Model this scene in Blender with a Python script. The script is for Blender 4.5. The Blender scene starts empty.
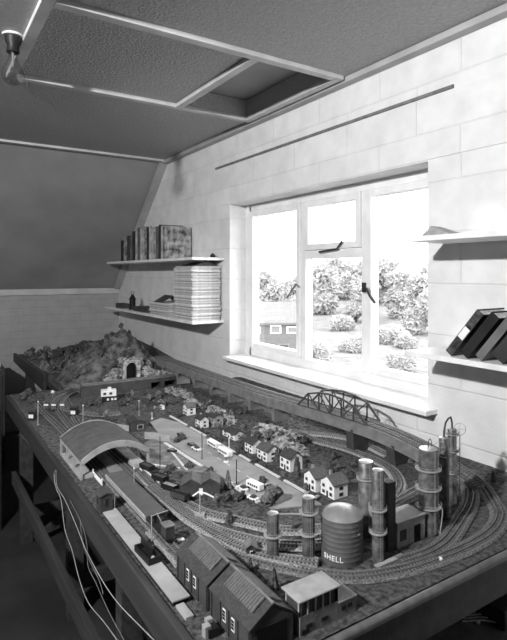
import bpy, bmesh, math, random
from mathutils import Vector, Matrix, noise
random.seed(7)
SC = bpy.context.scene
COL = SC.collection
# ------------------------------------------------------------ camera
F = 522.6; HOR = 273.0; YAW = math.radians(32.8); CZ = 1.55
cam = bpy.data.cameras.new('camera'); camo = bpy.data.objects.new('camera', cam); COL.objects.link(camo)
camo.location = (0, 0, CZ); camo.rotation_euler = (math.pi/2, 0, -YAW)
cam.sensor_fit = 'HORIZONTAL'; cam.sensor_width = 36; cam.lens = 36*F/507; cam.shift_y = -(320-HOR)/507
cam.clip_start = 0.02; cam.clip_end = 500
SC.camera = camo
# ------------------------------------------------------------ world, lamps, exposure
w = bpy.data.worlds.new('overcast_sky'); SC.world = w; w.use_nodes = True
bg = w.node_tree.nodes['Background']; bg.inputs[0].default_value = (1, 1, 1, 1); bg.inputs[1].default_value = 7.5
def light(name, kind, loc, energy, **kw):
    l = bpy.data.lights.new(name, kind); l.energy = energy
    for k, v in kw.items(): setattr(l, k, v)
    o = bpy.data.objects.new(name, l); o.location = loc; COL.objects.link(o); return o
fl = light('flood_lamp_light', 'SPOT', (-1.20, 0.62, 2.45), 415, shadow_soft_size=0.05, spot_size=math.radians(160), spot_blend=1.0)
fl.rotation_euler = (Vector((1.845, 2.7, 2.15))-fl.location).to_track_quat('-Z', 'Y').to_euler()
SC.view_settings.view_transform = 'Standard'; SC.view_settings.look = 'None'
SC.view_settings.exposure = 0.0; SC.view_settings.gamma = 1.0; SC.view_settings.use_curve_mapping = False
SC.cycles.use_denoising = True
SC.cycles.max_bounces = 8; SC.cycles.diffuse_bounces = 4; SC.cycles.sample_clamp_indirect = 8

# ------------------------------------------------------------ measuring helpers: a sight line cut by a plane
CY, SY = math.cos(YAW), math.sin(YAW)
def ray(px, py):
    r = (px-253.5)/F; d = (HOR-py)/F
    return SY + r*CY, CY - r*SY, d
def G(px, py, z=0.80):
    x, y, d = ray(px, py); t = (z-CZ)/d
    return (x*t, y*t)
def GX(px, py, X):
    x, y, d = ray(px, py); t = X/x
    return (X, y*t, CZ+d*t)

# ------------------------------------------------------------ materials
def lin(v):
    v = v/255.0
    return v/12.92 if v <= .04045 else ((v+.055)/1.055)**2.4
MATS = {}
def M(name, g, rough=.7, var=.12, scale=20, bump=0, bscale=None, metal=0, kind='noise', lo=None, spec=.3):
    if name in MATS: return MATS[name]
    m = bpy.data.materials.new(name); m.use_nodes = True; nt = m.node_tree; N = nt.nodes; L = nt.links
    b = N['Principled BSDF']; b.inputs['Roughness'].default_value = rough; b.inputs['Metallic'].default_value = metal
    b.inputs['Specular IOR Level'].default_value = spec
    a = g*(1-var) if lo is None else lo; c = min(250, g*(1+var)) if lo is None else g
    tc = N.new('ShaderNodeTexCoord'); co = tc.outputs['Object']
    t = N.new('ShaderNodeTexNoise'); t.inputs['Scale'].default_value = scale; t.inputs['Detail'].default_value = 6
    if kind == 'wood':
        mp = N.new('ShaderNodeMapping'); mp.inputs['Scale'].default_value = (6, .5, 6); L.new(co, mp.inputs[0]); co = mp.outputs[0]
    if kind == 'vor':
        t = N.new('ShaderNodeTexVoronoi'); t.inputs['Scale'].default_value = scale
    L.new(co, t.inputs['Vector'])
    cr = N.new('ShaderNodeValToRGB')
    cr.color_ramp.elements[0].position = .34; cr.color_ramp.elements[1].position = .66
    if kind == 'vor': cr.color_ramp.elements[0].position = .1; cr.color_ramp.elements[1].position = .7
    cr.color_ramp.elements[0].color = (lin(a),)*3+(1,); cr.color_ramp.elements[1].color = (lin(c),)*3+(1,)
    L.new(t.outputs[0], cr.inputs[0]); L.new(cr.outputs[0], b.inputs['Base Color'])
    if bump:
        t2 = N.new('ShaderNodeTexNoise'); t2.inputs['Scale'].default_value = bscale or scale*3; t2.inputs['Detail'].default_value = 4
        L.new(co, t2.inputs['Vector'])
        bp = N.new('ShaderNodeBump'); bp.inputs['Strength'].default_value = min(1, bump); bp.inputs['Distance'].default_value = .01
        L.new(t2.outputs[0], bp.inputs['Height']); L.new(bp.outputs[0], b.inputs['Normal'])
    MATS[name] = m; return m
def brick_mat(name, g, mortar, bw, bh, ms, bump=.5, var=8, axis='Y', dist=.006):
    m = bpy.data.materials.new(name); m.use_nodes = True; nt = m.node_tree; N = nt.nodes; L = nt.links
    b = N['Principled BSDF']; b.inputs['Roughness'].default_value = .75; b.inputs['Specular IOR Level'].default_value = .15
    tc = N.new('ShaderNodeTexCoord'); sp = N.new('ShaderNodeSeparateXYZ'); cb = N.new('ShaderNodeCombineXYZ')
    L.new(tc.outputs['Object'], sp.inputs[0]); L.new(sp.outputs[axis], cb.inputs[0]); L.new(sp.outputs['Z'], cb.inputs[1])
    br = N.new('ShaderNodeTexBrick'); L.new(cb.outputs[0], br.inputs['Vector'])
    br.inputs['Scale'].default_value = 1; br.inputs['Brick Width'].default_value = bw; br.inputs['Row Height'].default_value = bh
    br.inputs['Mortar Size'].default_value = ms; br.inputs['Mortar Smooth'].default_value = .6
    br.inputs['Color1'].default_value = (lin(g),)*3+(1,); br.inputs['Color2'].default_value = (lin(g-var),)*3+(1,)
    br.inputs['Mortar'].default_value = (lin(mortar),)*3+(1,)
    ns = N.new('ShaderNodeTexNoise'); ns.inputs['Scale'].default_value = 9; ns.inputs['Detail'].default_value = 8
    L.new(tc.outputs['Object'], ns.inputs['Vector'])
    mx = N.new('ShaderNodeMix'); mx.data_type = 'RGBA'; mx.blend_type = 'MULTIPLY'; mx.inputs[0].default_value = .35
    L.new(br.outputs[0], mx.inputs[6]); L.new(ns.outputs[0], mx.inputs[7])
    gm = N.new('ShaderNodeBrightContrast'); gm.inputs[1].default_value = .06; L.new(mx.outputs[2], gm.inputs[0]); L.new(gm.outputs[0], b.inputs['Base Color'])
    ad = N.new('ShaderNodeMath'); ad.operation = 'MULTIPLY_ADD'; ad.inputs[1].default_value = .35
    inv = N.new('ShaderNodeMath'); inv.operation = 'SUBTRACT'; inv.inputs[0].default_value = 1; L.new(br.outputs['Fac'], inv.inputs[1])
    n2 = N.new('ShaderNodeTexNoise'); n2.inputs['Scale'].default_value = 60; L.new(tc.outputs['Object'], n2.inputs['Vector'])
    L.new(n2.outputs[0], ad.inputs[0]); L.new(inv.outputs[0], ad.inputs[2])
    bp = N.new('ShaderNodeBump'); bp.inputs['Strength'].default_value = bump; bp.inputs['Distance'].default_value = dist
    L.new(ad.outputs[0], bp.inputs['Height']); L.new(bp.outputs[0], b.inputs['Normal'])
    MATS[name] = m; return m
def glass_mat(name, base=.04, tint=.97):
    m = bpy.data.materials.new(name); m.use_nodes = True; nt = m.node_tree; N = nt.nodes; L = nt.links
    N.remove(N['Principled BSDF']); t = N.new('ShaderNodeBsdfTransparent'); t.inputs[0].default_value = (tint, tint, tint, 1)
    g = N.new('ShaderNodeBsdfGlossy'); g.inputs['Roughness'].default_value = .02
    lw = N.new('ShaderNodeLayerWeight'); lw.inputs[0].default_value = .5
    pw = N.new('ShaderNodeMath'); pw.operation = 'POWER'; pw.inputs[1].default_value = 5; L.new(lw.outputs['Facing'], pw.inputs[0])
    fr = N.new('ShaderNodeMath'); fr.operation = 'MULTIPLY_ADD'; fr.inputs[1].default_value = .9; fr.inputs[2].default_value = base; L.new(pw.outputs[0], fr.inputs[0])
    mx = N.new('ShaderNodeMixShader'); L.new(fr.outputs[0], mx.inputs[0]); L.new(t.outputs[0], mx.inputs[1]); L.new(g.outputs[0], mx.inputs[2])
    L.new(mx.outputs[0], N['Material Output'].inputs[0]); MATS[name] = m; return m
WHITE = M('white_gloss_paint', 238, .45, .03, 8, .1)
WALLW = brick_mat('white_painted_block', 242, 232, .44, .215, .005, .5, 5)
KNEE = brick_mat('grey_painted_brick', 182, 168, .22, .075, .004, .4, 5, axis='X')
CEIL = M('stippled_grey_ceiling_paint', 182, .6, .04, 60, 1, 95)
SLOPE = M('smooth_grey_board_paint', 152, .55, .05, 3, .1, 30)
BATTEN = M('pale_batten_paint', 205, .5, .05, 8, .1)
BATTEN2 = M('grey_batten_paint', 172, .5, .05, 8, .1)
SHELFM = M('white_shelf_paint', 236, .5, .05, 10, .1)
TIMBER = M('dark_painted_timber', 60, .5, .12, 6, .15, 40, kind='wood')
TIMBER2 = M('stained_leg_timber', 58, .7, .15, 6, .15, 40, kind='wood')
RAILW = M('varnished_edge_rail', 105, .32, .08, 6, .1, 40, kind='wood')
FLOORM = M('dark_worn_floor', 52, .8, .2, 3, .2, 30)
FLOCK = M('scenic_flock', 116, .95, .3, 70, .9, 350, lo=54)
ROCK = M('rock_plaster', 196, .9, .3, 45, 1, 90, lo=88)
HILLG = M('hill_turf', 122, .95, .3, 20, 1, 90, lo=50)
ROADM = M('pale_road_card', 148, .8, .06, 14, .1)
PAVE = M('white_kerb_card', 208, .8, .06, 25)
PLATF = M('pale_platform_card', 164, .7, .05, 22, .2, 200)
PLATG = M('grey_platform_roof', 84, .7, .07, 22, .1, 200)
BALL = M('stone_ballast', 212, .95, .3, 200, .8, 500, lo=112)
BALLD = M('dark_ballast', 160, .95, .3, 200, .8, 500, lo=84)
SLEEP = M('sleeper_wood', 82, .8, .2, 60)
RAIL = M('rail_steel', 128, .5, .08, 60, metal=.3)
DARK = M('near_black_paint', 34, .5, .15, 20)
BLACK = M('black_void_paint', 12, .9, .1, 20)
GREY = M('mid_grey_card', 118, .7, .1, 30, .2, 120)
GREYL = M('light_grey_card', 160, .7, .08, 30, .1, 120)
GREYD = M('dark_grey_card', 66, .7, .12, 30, .2, 120)
SLATE = M('slate_roof', 66, .6, .14, 120, .5, 200)
SLATEL = M('pale_slate_roof', 90, .6, .14, 120, .5, 200)
HWHITE = M('white_render', 240, .7, .03, 30)
STEEL = M('tank_steel', 112, .45, .25, 45, .2, 90, metal=.4)
STEELD = M('dark_tower_steel', 98, .45, .25, 45, .15, 90, metal=.45)
TANKP = M('dark_tank_paint', 100, .55, .08, 20, .1, metal=.2)
DOMEP = M('silver_dome_paint', 165, .36, .06, 20, metal=.5)
GIRD = M('girder_grey', 118, .55, .1, 30)
LEAF = M('dark_foliage', 112, .95, .4, 120, .8, 300, lo=40)
LEAFL = M('pale_foliage', 150, .95, .4, 120, .8, 300, lo=62)
BARK = M('bark', 60, .9, .2, 80)
PAPER = M('page_edges', 205, .8, .1, 60)
CHROME = M('worn_brass', 70, .35, .1, 30, metal=.6)
GLASS = glass_mat('window_glass')
BULBG = glass_mat('bulb_glass', .13, .80)

# ------------------------------------------------------------ mesh helpers
class MB:
    def __init__(s): s.bm = bmesh.new()
    def poly(s, pts, faces, mtx=None):
        vs = [s.bm.verts.new((mtx @ Vector(p)) if mtx else p) for p in pts]
        for f in faces:
            try: s.bm.faces.new([vs[i] for i in f])
            except ValueError: pass
        return s
    def box(s, x0, x1, y0, y1, z0, z1, mtx=None):
        p = [(x0,y0,z0),(x1,y0,z0),(x1,y1,z0),(x0,y1,z0),(x0,y0,z1),(x1,y0,z1),(x1,y1,z1),(x0,y1,z1)]
        return s.poly(p, [(0,3,2,1),(4,5,6,7),(0,1,5,4),(1,2,6,5),(2,3,7,6),(3,0,4,7)], mtx)
    def prism(s, prof, y0, y1, mtx=None):      # profile in xz swept along y
        n = len(prof)
        p = [(x, y0, z) for x, z in prof] + [(x, y1, z) for x, z in prof]
        f = [tuple(range(n)), tuple(range(2*n-1, n-1, -1))] + [(i, i+n, (i+1) % n + n, (i+1) % n) for i in range(n)]
        return s.poly(p, f, mtx)
    def lathe(s, prof, c=(0,0,0), n=24, mtx=None):
        pts = []; rows = []
        for r, z in prof:
            rows.append(len(pts))
            pts += [(c[0]+r*math.cos(2*math.pi*i/n), c[1]+r*math.sin(2*math.pi*i/n), c[2]+z) for i in range(n)]
        f = []
        for k in range(len(prof)-1):
            a, b = rows[k], rows[k+1]
            f += [(a+i, a+(i+1) % n, b+(i+1) % n, b+i) for i in range(n)]
        f.append(tuple(range(n-1, -1, -1))); f.append(tuple(rows[-1]+i for i in range(n)))
        return s.poly(pts, f, mtx)
    def cyl(s, x, y, z0, z1, r, n=20, r2=None): return s.lathe([(r, z0), (r if r2 is None else r2, z1)], (x, y, 0), n)
    def tube(s, path, r, n=6, mtx=None, r2=None):
        P = [Vector(p) for p in path]; pts = []; m = len(P)
        up = None
        for i, p in enumerate(P):
            d = (P[min(i+1, m-1)]-P[max(i-1, 0)]).normalized()
            if up is None: up = d.orthogonal().normalized()
            a = (up - d*up.dot(d)); a = a.normalized() if a.length > 1e-6 else d.orthogonal().normalized(); up = a; b = d.cross(a)
            rr = r if r2 is None else r+(r2-r)*i/(m-1)
            pts += [tuple(p+a*rr*math.cos(2*math.pi*k/n)+b*rr*math.sin(2*math.pi*k/n)) for k in range(n)]
        f = [(i*n+k, i*n+(k+1) % n, (i+1)*n+(k+1) % n, (i+1)*n+k) for i in range(m-1) for k in range(n)]
        f += [tuple(range(n-1, -1, -1)), tuple((m-1)*n+k for k in range(n))]
        return s.poly(pts, f, mtx)
    def torus(s, c, R, r, n=24, k=6, plane='xy'):
        path = []
        for i in range(n+1):
            a = 2*math.pi*i/n
            q = (R*math.cos(a), R*math.sin(a), 0) if plane == 'xy' else (R*math.cos(a), 0, R*math.sin(a))
            path.append((c[0]+q[0], c[1]+q[1], c[2]+q[2]))
        return s.tube(path, r, k)
    def blob(s, c, r, sub=2, amp=.3, fr=3.0, sq=(1,1,1), seed=0):
        bm2 = bmesh.new(); bmesh.ops.create_icosphere(bm2, subdivisions=sub, radius=1)
        pts = []
        for v in bm2.verts:
            k = 1+amp*noise.noise(v.co*fr+Vector((seed*3.1, seed, 7)))+amp*.6*noise.noise(v.co*fr*2.7+Vector((seed, 4, seed)))
            pts.append((c[0]+v.co.x*r*sq[0]*k, c[1]+v.co.y*r*sq[1]*k, c[2]+v.co.z*r*sq[2]*k))
        f = [tuple(v.index for v in fa.verts) for fa in bm2.faces]; bm2.free()
        return s.poly(pts, f)
    def build(s, name, mat, parent=None, smooth=False, bevel=0):
        bmesh.ops.recalc_face_normals(s.bm, faces=s.bm.faces)
        me = bpy.data.meshes.new(name); s.bm.to_mesh(me); s.bm.free(); me.materials.append(mat)
        if smooth:
            for p in me.polygons: p.use_smooth = True
            me.set_sharp_from_angle(angle=math.radians(38))
        o = bpy.data.objects.new(name, me); COL.objects.link(o)
        if parent: o.parent = parent
        if bevel:
            b = o.modifiers.new('bevel', 'BEVEL'); b.width = bevel; b.segments = 2; b.limit_method = 'ANGLE'
        return o
def tag(o, label=None, cat=None, group=None, kind=None):
    if label: o['label'] = label
    if cat: o['category'] = cat
    if group: o['group'] = group
    if kind: o['kind'] = kind
    return o
def thing(name, label, cat, loc=(0,0,0), rz=0, group=None):
    o = bpy.data.objects.new(name, None); COL.objects.link(o); o.location = loc; o.rotation_euler = (0,0,rz)
    o.empty_display_size = .02
    return tag(o, label, cat, group)
def struct(o): o['kind'] = 'structure'; return o
def BX(*a): return MB().box(*a)
def smooth01(a, b, v):
    t = max(0, min(1, (v-a)/(b-a))); return t*t*(3-2*t)
def interp(pts, step):
    P = [Vector(p) for p in pts]; P = [P[0]*2-P[1]]+P+[P[-1]*2-P[-2]]; fine = []
    for i in range(1, len(P)-2):
        for k in range(20):
            t = k/20; p0, p1, p2, p3 = P[i-1:i+3]
            fine.append(.5*((2*p1)+(-p0+p2)*t+(2*p0-5*p1+4*p2-p3)*t*t+(-p0+3*p1-3*p2+p3)*t**3))
    fine.append(P[-2]); out = [fine[0]]; acc = 0
    for a, b in zip(fine, fine[1:]):
        d = (b-a).length
        while acc+d >= step:
            q = (step-acc)/d; a = a.lerp(b, q); out.append(a); d = (b-a).length; acc = 0
        acc += d
    return out

# ============================================================ ROOM
XW = 1.845; ZC = 2.53; YK = 5.56; YS = 4.28; ZK = 1.39
XL = -2.1; YN = -1.9
wy0, wy1, wz0, wz1 = 1.48, 3.17, .955, 2.03
m = MB()
m.box(XW, XW+.2, YN, wy0, 0, ZC); m.box(XW, XW+.2, wy0, wy1, 0, wz0); m.box(XW, XW+.2, wy0, wy1, wz1, ZC)
m.poly([(XW,wy1,0),(XW,YK,0),(XW,YK,ZK),(XW,YS,ZC),(XW,wy1,ZC),(XW+.2,wy1,0),(XW+.2,YK,0),(XW+.2,YK,ZK),(XW+.2,YS,ZC),(XW+.2,wy1,ZC)],
       [(0,1,2,3,4),(9,8,7,6,5),(0,5,6,1),(1,6,7,2),(2,7,8,3),(3,8,9,4),(4,9,5,0)])
struct(m.build('wall_right', WALLW))
struct(BX(XW-.005, XW+.002, .2, 3.35, 2.035, 2.305).build('trim_1', WALLW, bevel=.004))      # flush concrete lintel, proud of the blocks
struct(BX(XW-.008, XW+.001, 1.35, 3.37, 2.306, 2.320).build('trim_2', GREY))  # strip standing in for a dirty groove, its shade put into the grey
struct(BX(XL, XW, YK, YK+.1, 0, ZK).build('wall_far', KNEE))
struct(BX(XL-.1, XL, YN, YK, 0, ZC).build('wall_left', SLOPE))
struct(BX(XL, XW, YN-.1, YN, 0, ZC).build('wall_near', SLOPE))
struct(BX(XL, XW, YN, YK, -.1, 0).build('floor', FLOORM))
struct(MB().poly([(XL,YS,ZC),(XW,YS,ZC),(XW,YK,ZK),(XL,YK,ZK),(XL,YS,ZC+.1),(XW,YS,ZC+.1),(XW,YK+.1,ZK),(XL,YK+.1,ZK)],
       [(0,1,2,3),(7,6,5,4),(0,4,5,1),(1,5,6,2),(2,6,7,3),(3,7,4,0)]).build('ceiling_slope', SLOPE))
# flat ceiling with the loft hatch recess
a = G(182, 104, ZC); b_ = G(258.5, 55, ZC); c_ = G(338, 76, ZC); d_ = G(246, 118, ZC)
hx0 = (a[0]+b_[0])/2+.01; hx1 = (c_[0]+d_[0])/2-.02; hy0 = (b_[1]+c_[1])/2+.02; hy1 = (a[1]+d_[1])/2-.01
m = MB()
m.box(XL, hx0, YN, YS, ZC, ZC+.1); m.box(hx1, XW, YN, YS, ZC, ZC+.1)
m.box(hx0, hx1, YN, hy0, ZC, ZC+.1); m.box(hx0, hx1, hy1, YS, ZC, ZC+.1)
struct(m.build('ceiling', CEIL))
m = MB(); t_ = .02; hz = ZC+.105
m.box(hx0-t_, hx0, hy0-t_, hy1+t_, ZC+.1, hz); m.box(hx1, hx1+t_, hy0-t_, hy1+t_, ZC+.1, hz)
m.box(hx0, hx1, hy0-t_, hy0, ZC+.1, hz); m.box(hx0, hx1, hy1, hy1+t_, ZC+.1, hz); m.box(hx0-t_, hx1+t_, hy0-t_, hy1+t_, hz, hz+.02)
struct(m.build('trim_3', SLOPE))
# battens round hatch and the big panel
def batten(n, x0, x1, y0, y1, th=.022): return struct(BX(x0, x1, y0, y1, ZC-th, ZC).build('trim_%d' % n, BATTEN, bevel=.003))
bw = .045
px0 = G(46, 0, ZC)[0]
batten(4, px0-bw/2, px0+bw/2, -.5, hy1+bw)
batten(5, px0+bw/2, hx1, hy0-bw, hy0)
batten(6, px0+bw/2, hx1, hy1, hy1+bw)
batten(7, hx0-bw, hx0, hy0, hy1)
batten(8, hx1, hx1+bw, hy0-bw, hy1+bw)
struct(BX(XW-.05, XW, YN, YS-.02, ZC-.03, ZC).build('trim_9', BATTEN2, bevel=.004))
struct(BX(XL, XW-.05, YS-.075, YS-.02, ZC-.018, ZC).build('trim_10', BATTEN, bevel=.003))
struct(BX(XL, XW-.002, YK-.02, YK, ZK-.06, ZK-.002).build('trim_11', BATTEN, bevel=.003))
sl = math.atan2(ZC-ZK, YK-YS)
Lr = math.hypot(ZC-ZK, YK-YS)
mt = Matrix.Translation((XW-.045, YS, ZC)) @ Matrix.Rotation(-sl, 4, 'X')
struct(MB().box(-.02, .045, .0, Lr-.03, -.04, -.002, mt).build('trim_12', BATTEN2, bevel=.003))

# ------------------------------------------------------------ window
XF0, XF1 = 1.975, 2.03
m = MB()
m.box(XF0, XF1, wy0, wy0+.05, wz0+.02, wz1); m.box(XF0, XF1, wy1-.075, wy1, wz0+.02, wz1)
m.box(XF0, XF1, wy0+.05, wy1-.05, wz1-.05, wz1); m.box(XF0, XF1, wy0+.05, wy1-.05, wz0+.02, wz0+.075)
for yc in (1.99, 2.505): m.box(XF0, XF1, yc-.022, yc+.022, wz0+.075, wz1-.05)
m.box(XF0, XF1, 2.012, 2.483, 1.635, 1.685)
win = struct(m.build('window_1', WHITE, bevel=.004))
def casement(y0, y1, z0, z1):
    q = MB(); t = .035
    q.box(XF0-.012, XF1-.012, y0, y0+t, z0, z1); q.box(XF0-.012, XF1-.012, y1-t, y1, z0, z1)
    q.box(XF0-.012, XF1-.012, y0+t, y1-t, z0, z0+t); q.box(XF0-.012, XF1-.012, y0+t, y1-t, z1-t, z1)
    cs = q.build('casement', WHITE, win, bevel=.003)
    BX(XF0+.015, XF0+.018, y0+t, y1-t, z0+t, z1-t).build('pane', GLASS, cs)
casement(2.529, wy1-.077, wz0+.077, wz1-.052); casement(2.014, 2.481, 1.687, wz1-.052)
BX(XF0+.015, XF0+.018, 2.012, 2.483, wz0+.075, 1.635).build('pane', GLASS, win)
casement(wy0+.052, 1.966, wz0+.077, wz1-.052)
q = MB(); q.box(XF0-.02, XF0, 1.965, 1.99, 1.45, 1.50)
p = GX(369, 289, XF0-.03); e = GX(375, 303, XF0-.045)
q.tube([(XF0-.02, p[1]+.02, p[2]+.0), (XF0-.045, p[1], p[2]), (XF0-.05, (p[1]+e[1])/2, (p[2]+e[2])/2-.0), e], .008, 8)
tag(q.build('handle', CHROME, win, True), 'dark metal handle')
q = MB(); p = [GX(319, 252, XF0-.02), GX(334, 249.5, XF0-.02), GX(337, 249, XF0-.02), GX(342, 241, XF0-.03)]
q.tube(p, .006, 8); tag(q.build('window_stay', CHROME, win, True), 'dark metal stay of the top light')
q = MB(); p = [GX(287, 298, XF0-.02), GX(296, 284, XF0-.02), GX(299, 287, XF0-.02)]
q.tube(p, .006, 8); q.build('handle', GREY, win, True)
# sill board
sill = tag(BX(1.77, 1.975, 1.43, 3.15, wz0, wz0+.022).build('window_sill', WHITE, bevel=.004), None, None); struct(sill)

# ============================================================ OUTSIDE
GRASS = M('meadow_grass', 118, .9, .15, .9, .3, 8, lo=92)  # mottled grass tone of the meadow
TREEO = M('garden_tree_leaves', 152, .9, .3, 2.5, .5, 6, lo=132)
BRICKO = brick_mat('outhouse_brick', 84, 92, .3, .1, .012, .2)
g = MB(); n = 30
for i in range(n):
    for j in range(n):
        pass
def gz(x, y): return -5.2+smooth01(45, 110, x)*5.0+.4*noise.noise(Vector((x*.06, y*.06, 0)))
pts = [(3+150*i/n, -30+170*j/n, gz(3+150*i/n, -30+170*j/n)) for i in range(n+1) for j in range(n+1)]
g.poly(pts, [(i*(n+1)+j, (i+1)*(n+1)+j, (i+1)*(n+1)+j+1, i*(n+1)+j+1) for i in range(n) for j in range(n)])
struct(g.build('ground_outside', GRASS, smooth=True))
def out_pt(px, D):
    x, y, _ = ray(px, HOR); s = D/math.hypot(x, y); return x*s, y*s
def garden_tree(px, D, ztop, r, label):
    x, y = out_pt(px, D); z0 = gz(x, y)
    t = thing('garden_tree', label, 'tree', (x, y, z0), 0, 'trees and hedges seen through the window')
    h = ztop-z0; q = MB(); q.tube([(0,0,-.1), (0,0,h*.5)], r*.08, 8, r2=r*.05); q.build('trunk', BARK, t)
    q = MB(); random.seed(int(px*7))
    for k in range(16):
        a = random.random()*6.28; rr = r*random.uniform(.1, .75)
        q.blob((rr*math.cos(a), rr*math.sin(a), h*random.uniform(.12, .80)), r*random.uniform(.3, .5), 4, .55, 5, seed=k)
    q.build('crown', TREEO, t)
for i, (px, D, zt, r, lb) in enumerate([
    (272, 50, 252, 20, 'leafy tree directly behind the brick house through the left pane'),
    (296, 66, 268, 16, 'rounded tree right of the brick house roof, in the left pane'),
    (318, 84, 261, 20, 'broad tree at the left of the middle window pane'),
    (338, 104, 258, 20, 'broad tree in the middle of the middle window pane'),
    (356, 72, 268, 15, 'lower tree next to the window mullion with the dark handle'),
    (382, 96, 254, 19, 'tallest tree at the left of the right window pane'),
    (400, 76, 268, 16, 'rounded tree in the middle of the right window pane'),
    (420, 60, 270, 17, 'rounded bushy tree at the right of the right window pane'),
    (444, 88, 262, 20, 'tree partly behind the white wall right of the window'),
    (318, 40, 345, 12, 'small shrub low in the middle window pane'),
    (353, 45, 339, 11, 'small shrub low beside the mullion in the middle pane'),
    (343, 62, 318, 11, 'small shrub beside the meadow path in the middle pane'),
    (386, 52, 328, 11, 'small shrub low at the left of the right window pane'),
    (408, 50, 330, 11, 'small shrub at the meadow edge in the right window pane'),
    (402, 38, 352, 12, 'nearest small shrub at the bottom of the right window pane')]):
    garden_tree(px, D, CZ+(HOR-zt)/F*D*.99, r*D/F*1.15, lb)
hx, hy = out_pt(268, 40)
hs = thing('brick_house', 'brick house with pale roof and white windows seen through the left window pane', 'house', (hx, hy, -5.1), math.radians(-27))
BX(-5, 2.3, -2.0, 2.0, -.4, 3.0).build('wall', BRICKO, hs)
HROOF = M('bright_roof_tiles', 100, .7, .05, 5)
q = MB(); q.prism([(-2.3, 2.9), (0, 4.3), (2.3, 2.9), (2.3, 3.05), (0, 4.45), (-2.3, 3.05)], -5.2, 2.5, Matrix.Rotation(math.radians(-90), 4, 'Z')); q.build('roof', HROOF, hs)
q = MB(); q.prism([(-2.0, 3.0), (2.0, 3.0), (0, 4.2)], -5.0, 2.3, Matrix.Rotation(math.radians(-90), 4, 'Z')); q.build('gable', BRICKO, hs)
for k, (x0, z0, hh_) in enumerate([(-3.9, 2.25, .5), (-1.6, 2.25, .5), (-.1, 2.25, .6), (1.1, 2.25, .5), (-1.4, .3, 1.2), (.5, .2, 1.3), (-3.6, .5, 1.0)]):
    f = BX(x0, x0+.8, -2.05, -2.0, z0, z0+hh_).build('window', WHITE if z0 > 1 else GREY, hs)
    BX(x0+.1, x0+.7, -2.07, -2.05, z0+.08, z0+hh_-.08).build('pane', GREY if z0 > 1 else GREYD, f)

# ============================================================ LAYOUT TABLE
Z0 = .80
TX0, TX1, TY0, TY1 = .455, XW-.004, .80, 3.50
BX0, BY1 = .745, 5.22
tb = thing('layout_table', 'big L-shaped timber table carrying the model railway', 'table', (1.1, 2, 0))
tb_off = Vector((-1.1, -2, 0))
def tpart(q, name, mat, bevel=0, label=None, kind=None):
    o = q.build(name, mat, tb, bevel=bevel); o.location = tb_off
    if label: o['label'] = label
    return o
q = MB(); q.box(TX0+.02, TX1, TY0+.02, TY1, .765, .795); q.box(BX0+.02, TX1, TY1, BY1, .765, .795)
tpart(q, 'tabletop', TIMBER)
tpart(BX(TX0, TX0+.02, TY0, TY1, .715, .806), 'side_board', TIMBER, .004)
tpart(BX(TX0+.02, BX0, TY1-.02, TY1, .715, .806), 'side_board', TIMBER, .004)
tpart(MB().poly([(BX0,3.87,.72),(BX0+.02,3.87,.72),(BX0+.02,BY1,.74),(BX0,BY1,.74),(BX0,3.87,.84),(BX0+.02,3.87,.84),(BX0+.02,BY1,.815),(BX0,BY1,.815)],
      [(0,3,2,1),(4,5,6,7),(0,1,5,4),(1,2,6,5),(2,3,7,6),(3,0,4,7)]), 'side_board', TIMBER)
tpart(BX(TX0+.02, TX1, TY0, TY0+.02, .70, .80), 'front_board', TIMBER, .003)
q = MB(); q.prism([(.792+.0, .0)], 0, 0) if False else None
prof = [(TY0+.006+.010*math.cos(a), .800+.009*math.sin(a)) for a in [math.pi*k/8 for k in range(9)]]+[(TY0-.004, .793), (TY0+.016, .793)]
q = MB(); n = len(prof)
q.poly([(TX0+.16, y, z) for y, z in prof]+[(TX1, y, z) for y, z in prof], [tuple(range(n)), tuple(range(2*n-1, n-1, -1))]+[(i, i+n, (i+1) % n+n, (i+1) % n) for i in range(n)])
tpart(q, 'edge_rail', RAILW, label='rounded varnished rail along the near edge')
for (x, y) in [(.53, 3.24), (.60, 2.42), (.53, 1.5), (.53, .9), (1.7, .9), (1.7, 2.4), (1.2, 3.24), (.85, 5.0), (1.7, 5.0)]:
    tpart(BX(x-.035, x+.035, y-.025, y+.025, 0, .765), 'leg', TIMBER2, .004)
tpart(BX(.45, .475, .9, 3.22, .36, .43), 'stretcher', TIMBER2, .003)
tpart(BX(.565, 1.66, 3.225, 3.255, .14, .20), 'stretcher', TIMBER2, .003)
tpart(BX(.565, 1.66, 2.405, 2.435, .12, .19), 'stretcher', TIMBER2, .003)
tpart(BX(.565, 1.66, 1.485, 1.515, .12, .19), 'stretcher', TIMBER2, .003)
q = MB(); q.tube([(.57, 3.19, .03), (1.25, 3.19, .42)], .022, 4); tpart(q, 'brace', TIMBER2)
tpart(BX(1.0, 1.66, .86, 1.6, .43, .45), 'lower_shelf', M('dusty_shelf', 112, .8, .2, 12, .2, 40))
tpart(BX(.565, 1.66, .885, .915, .38, .43), 'stretcher', TIMBER2)

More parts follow.
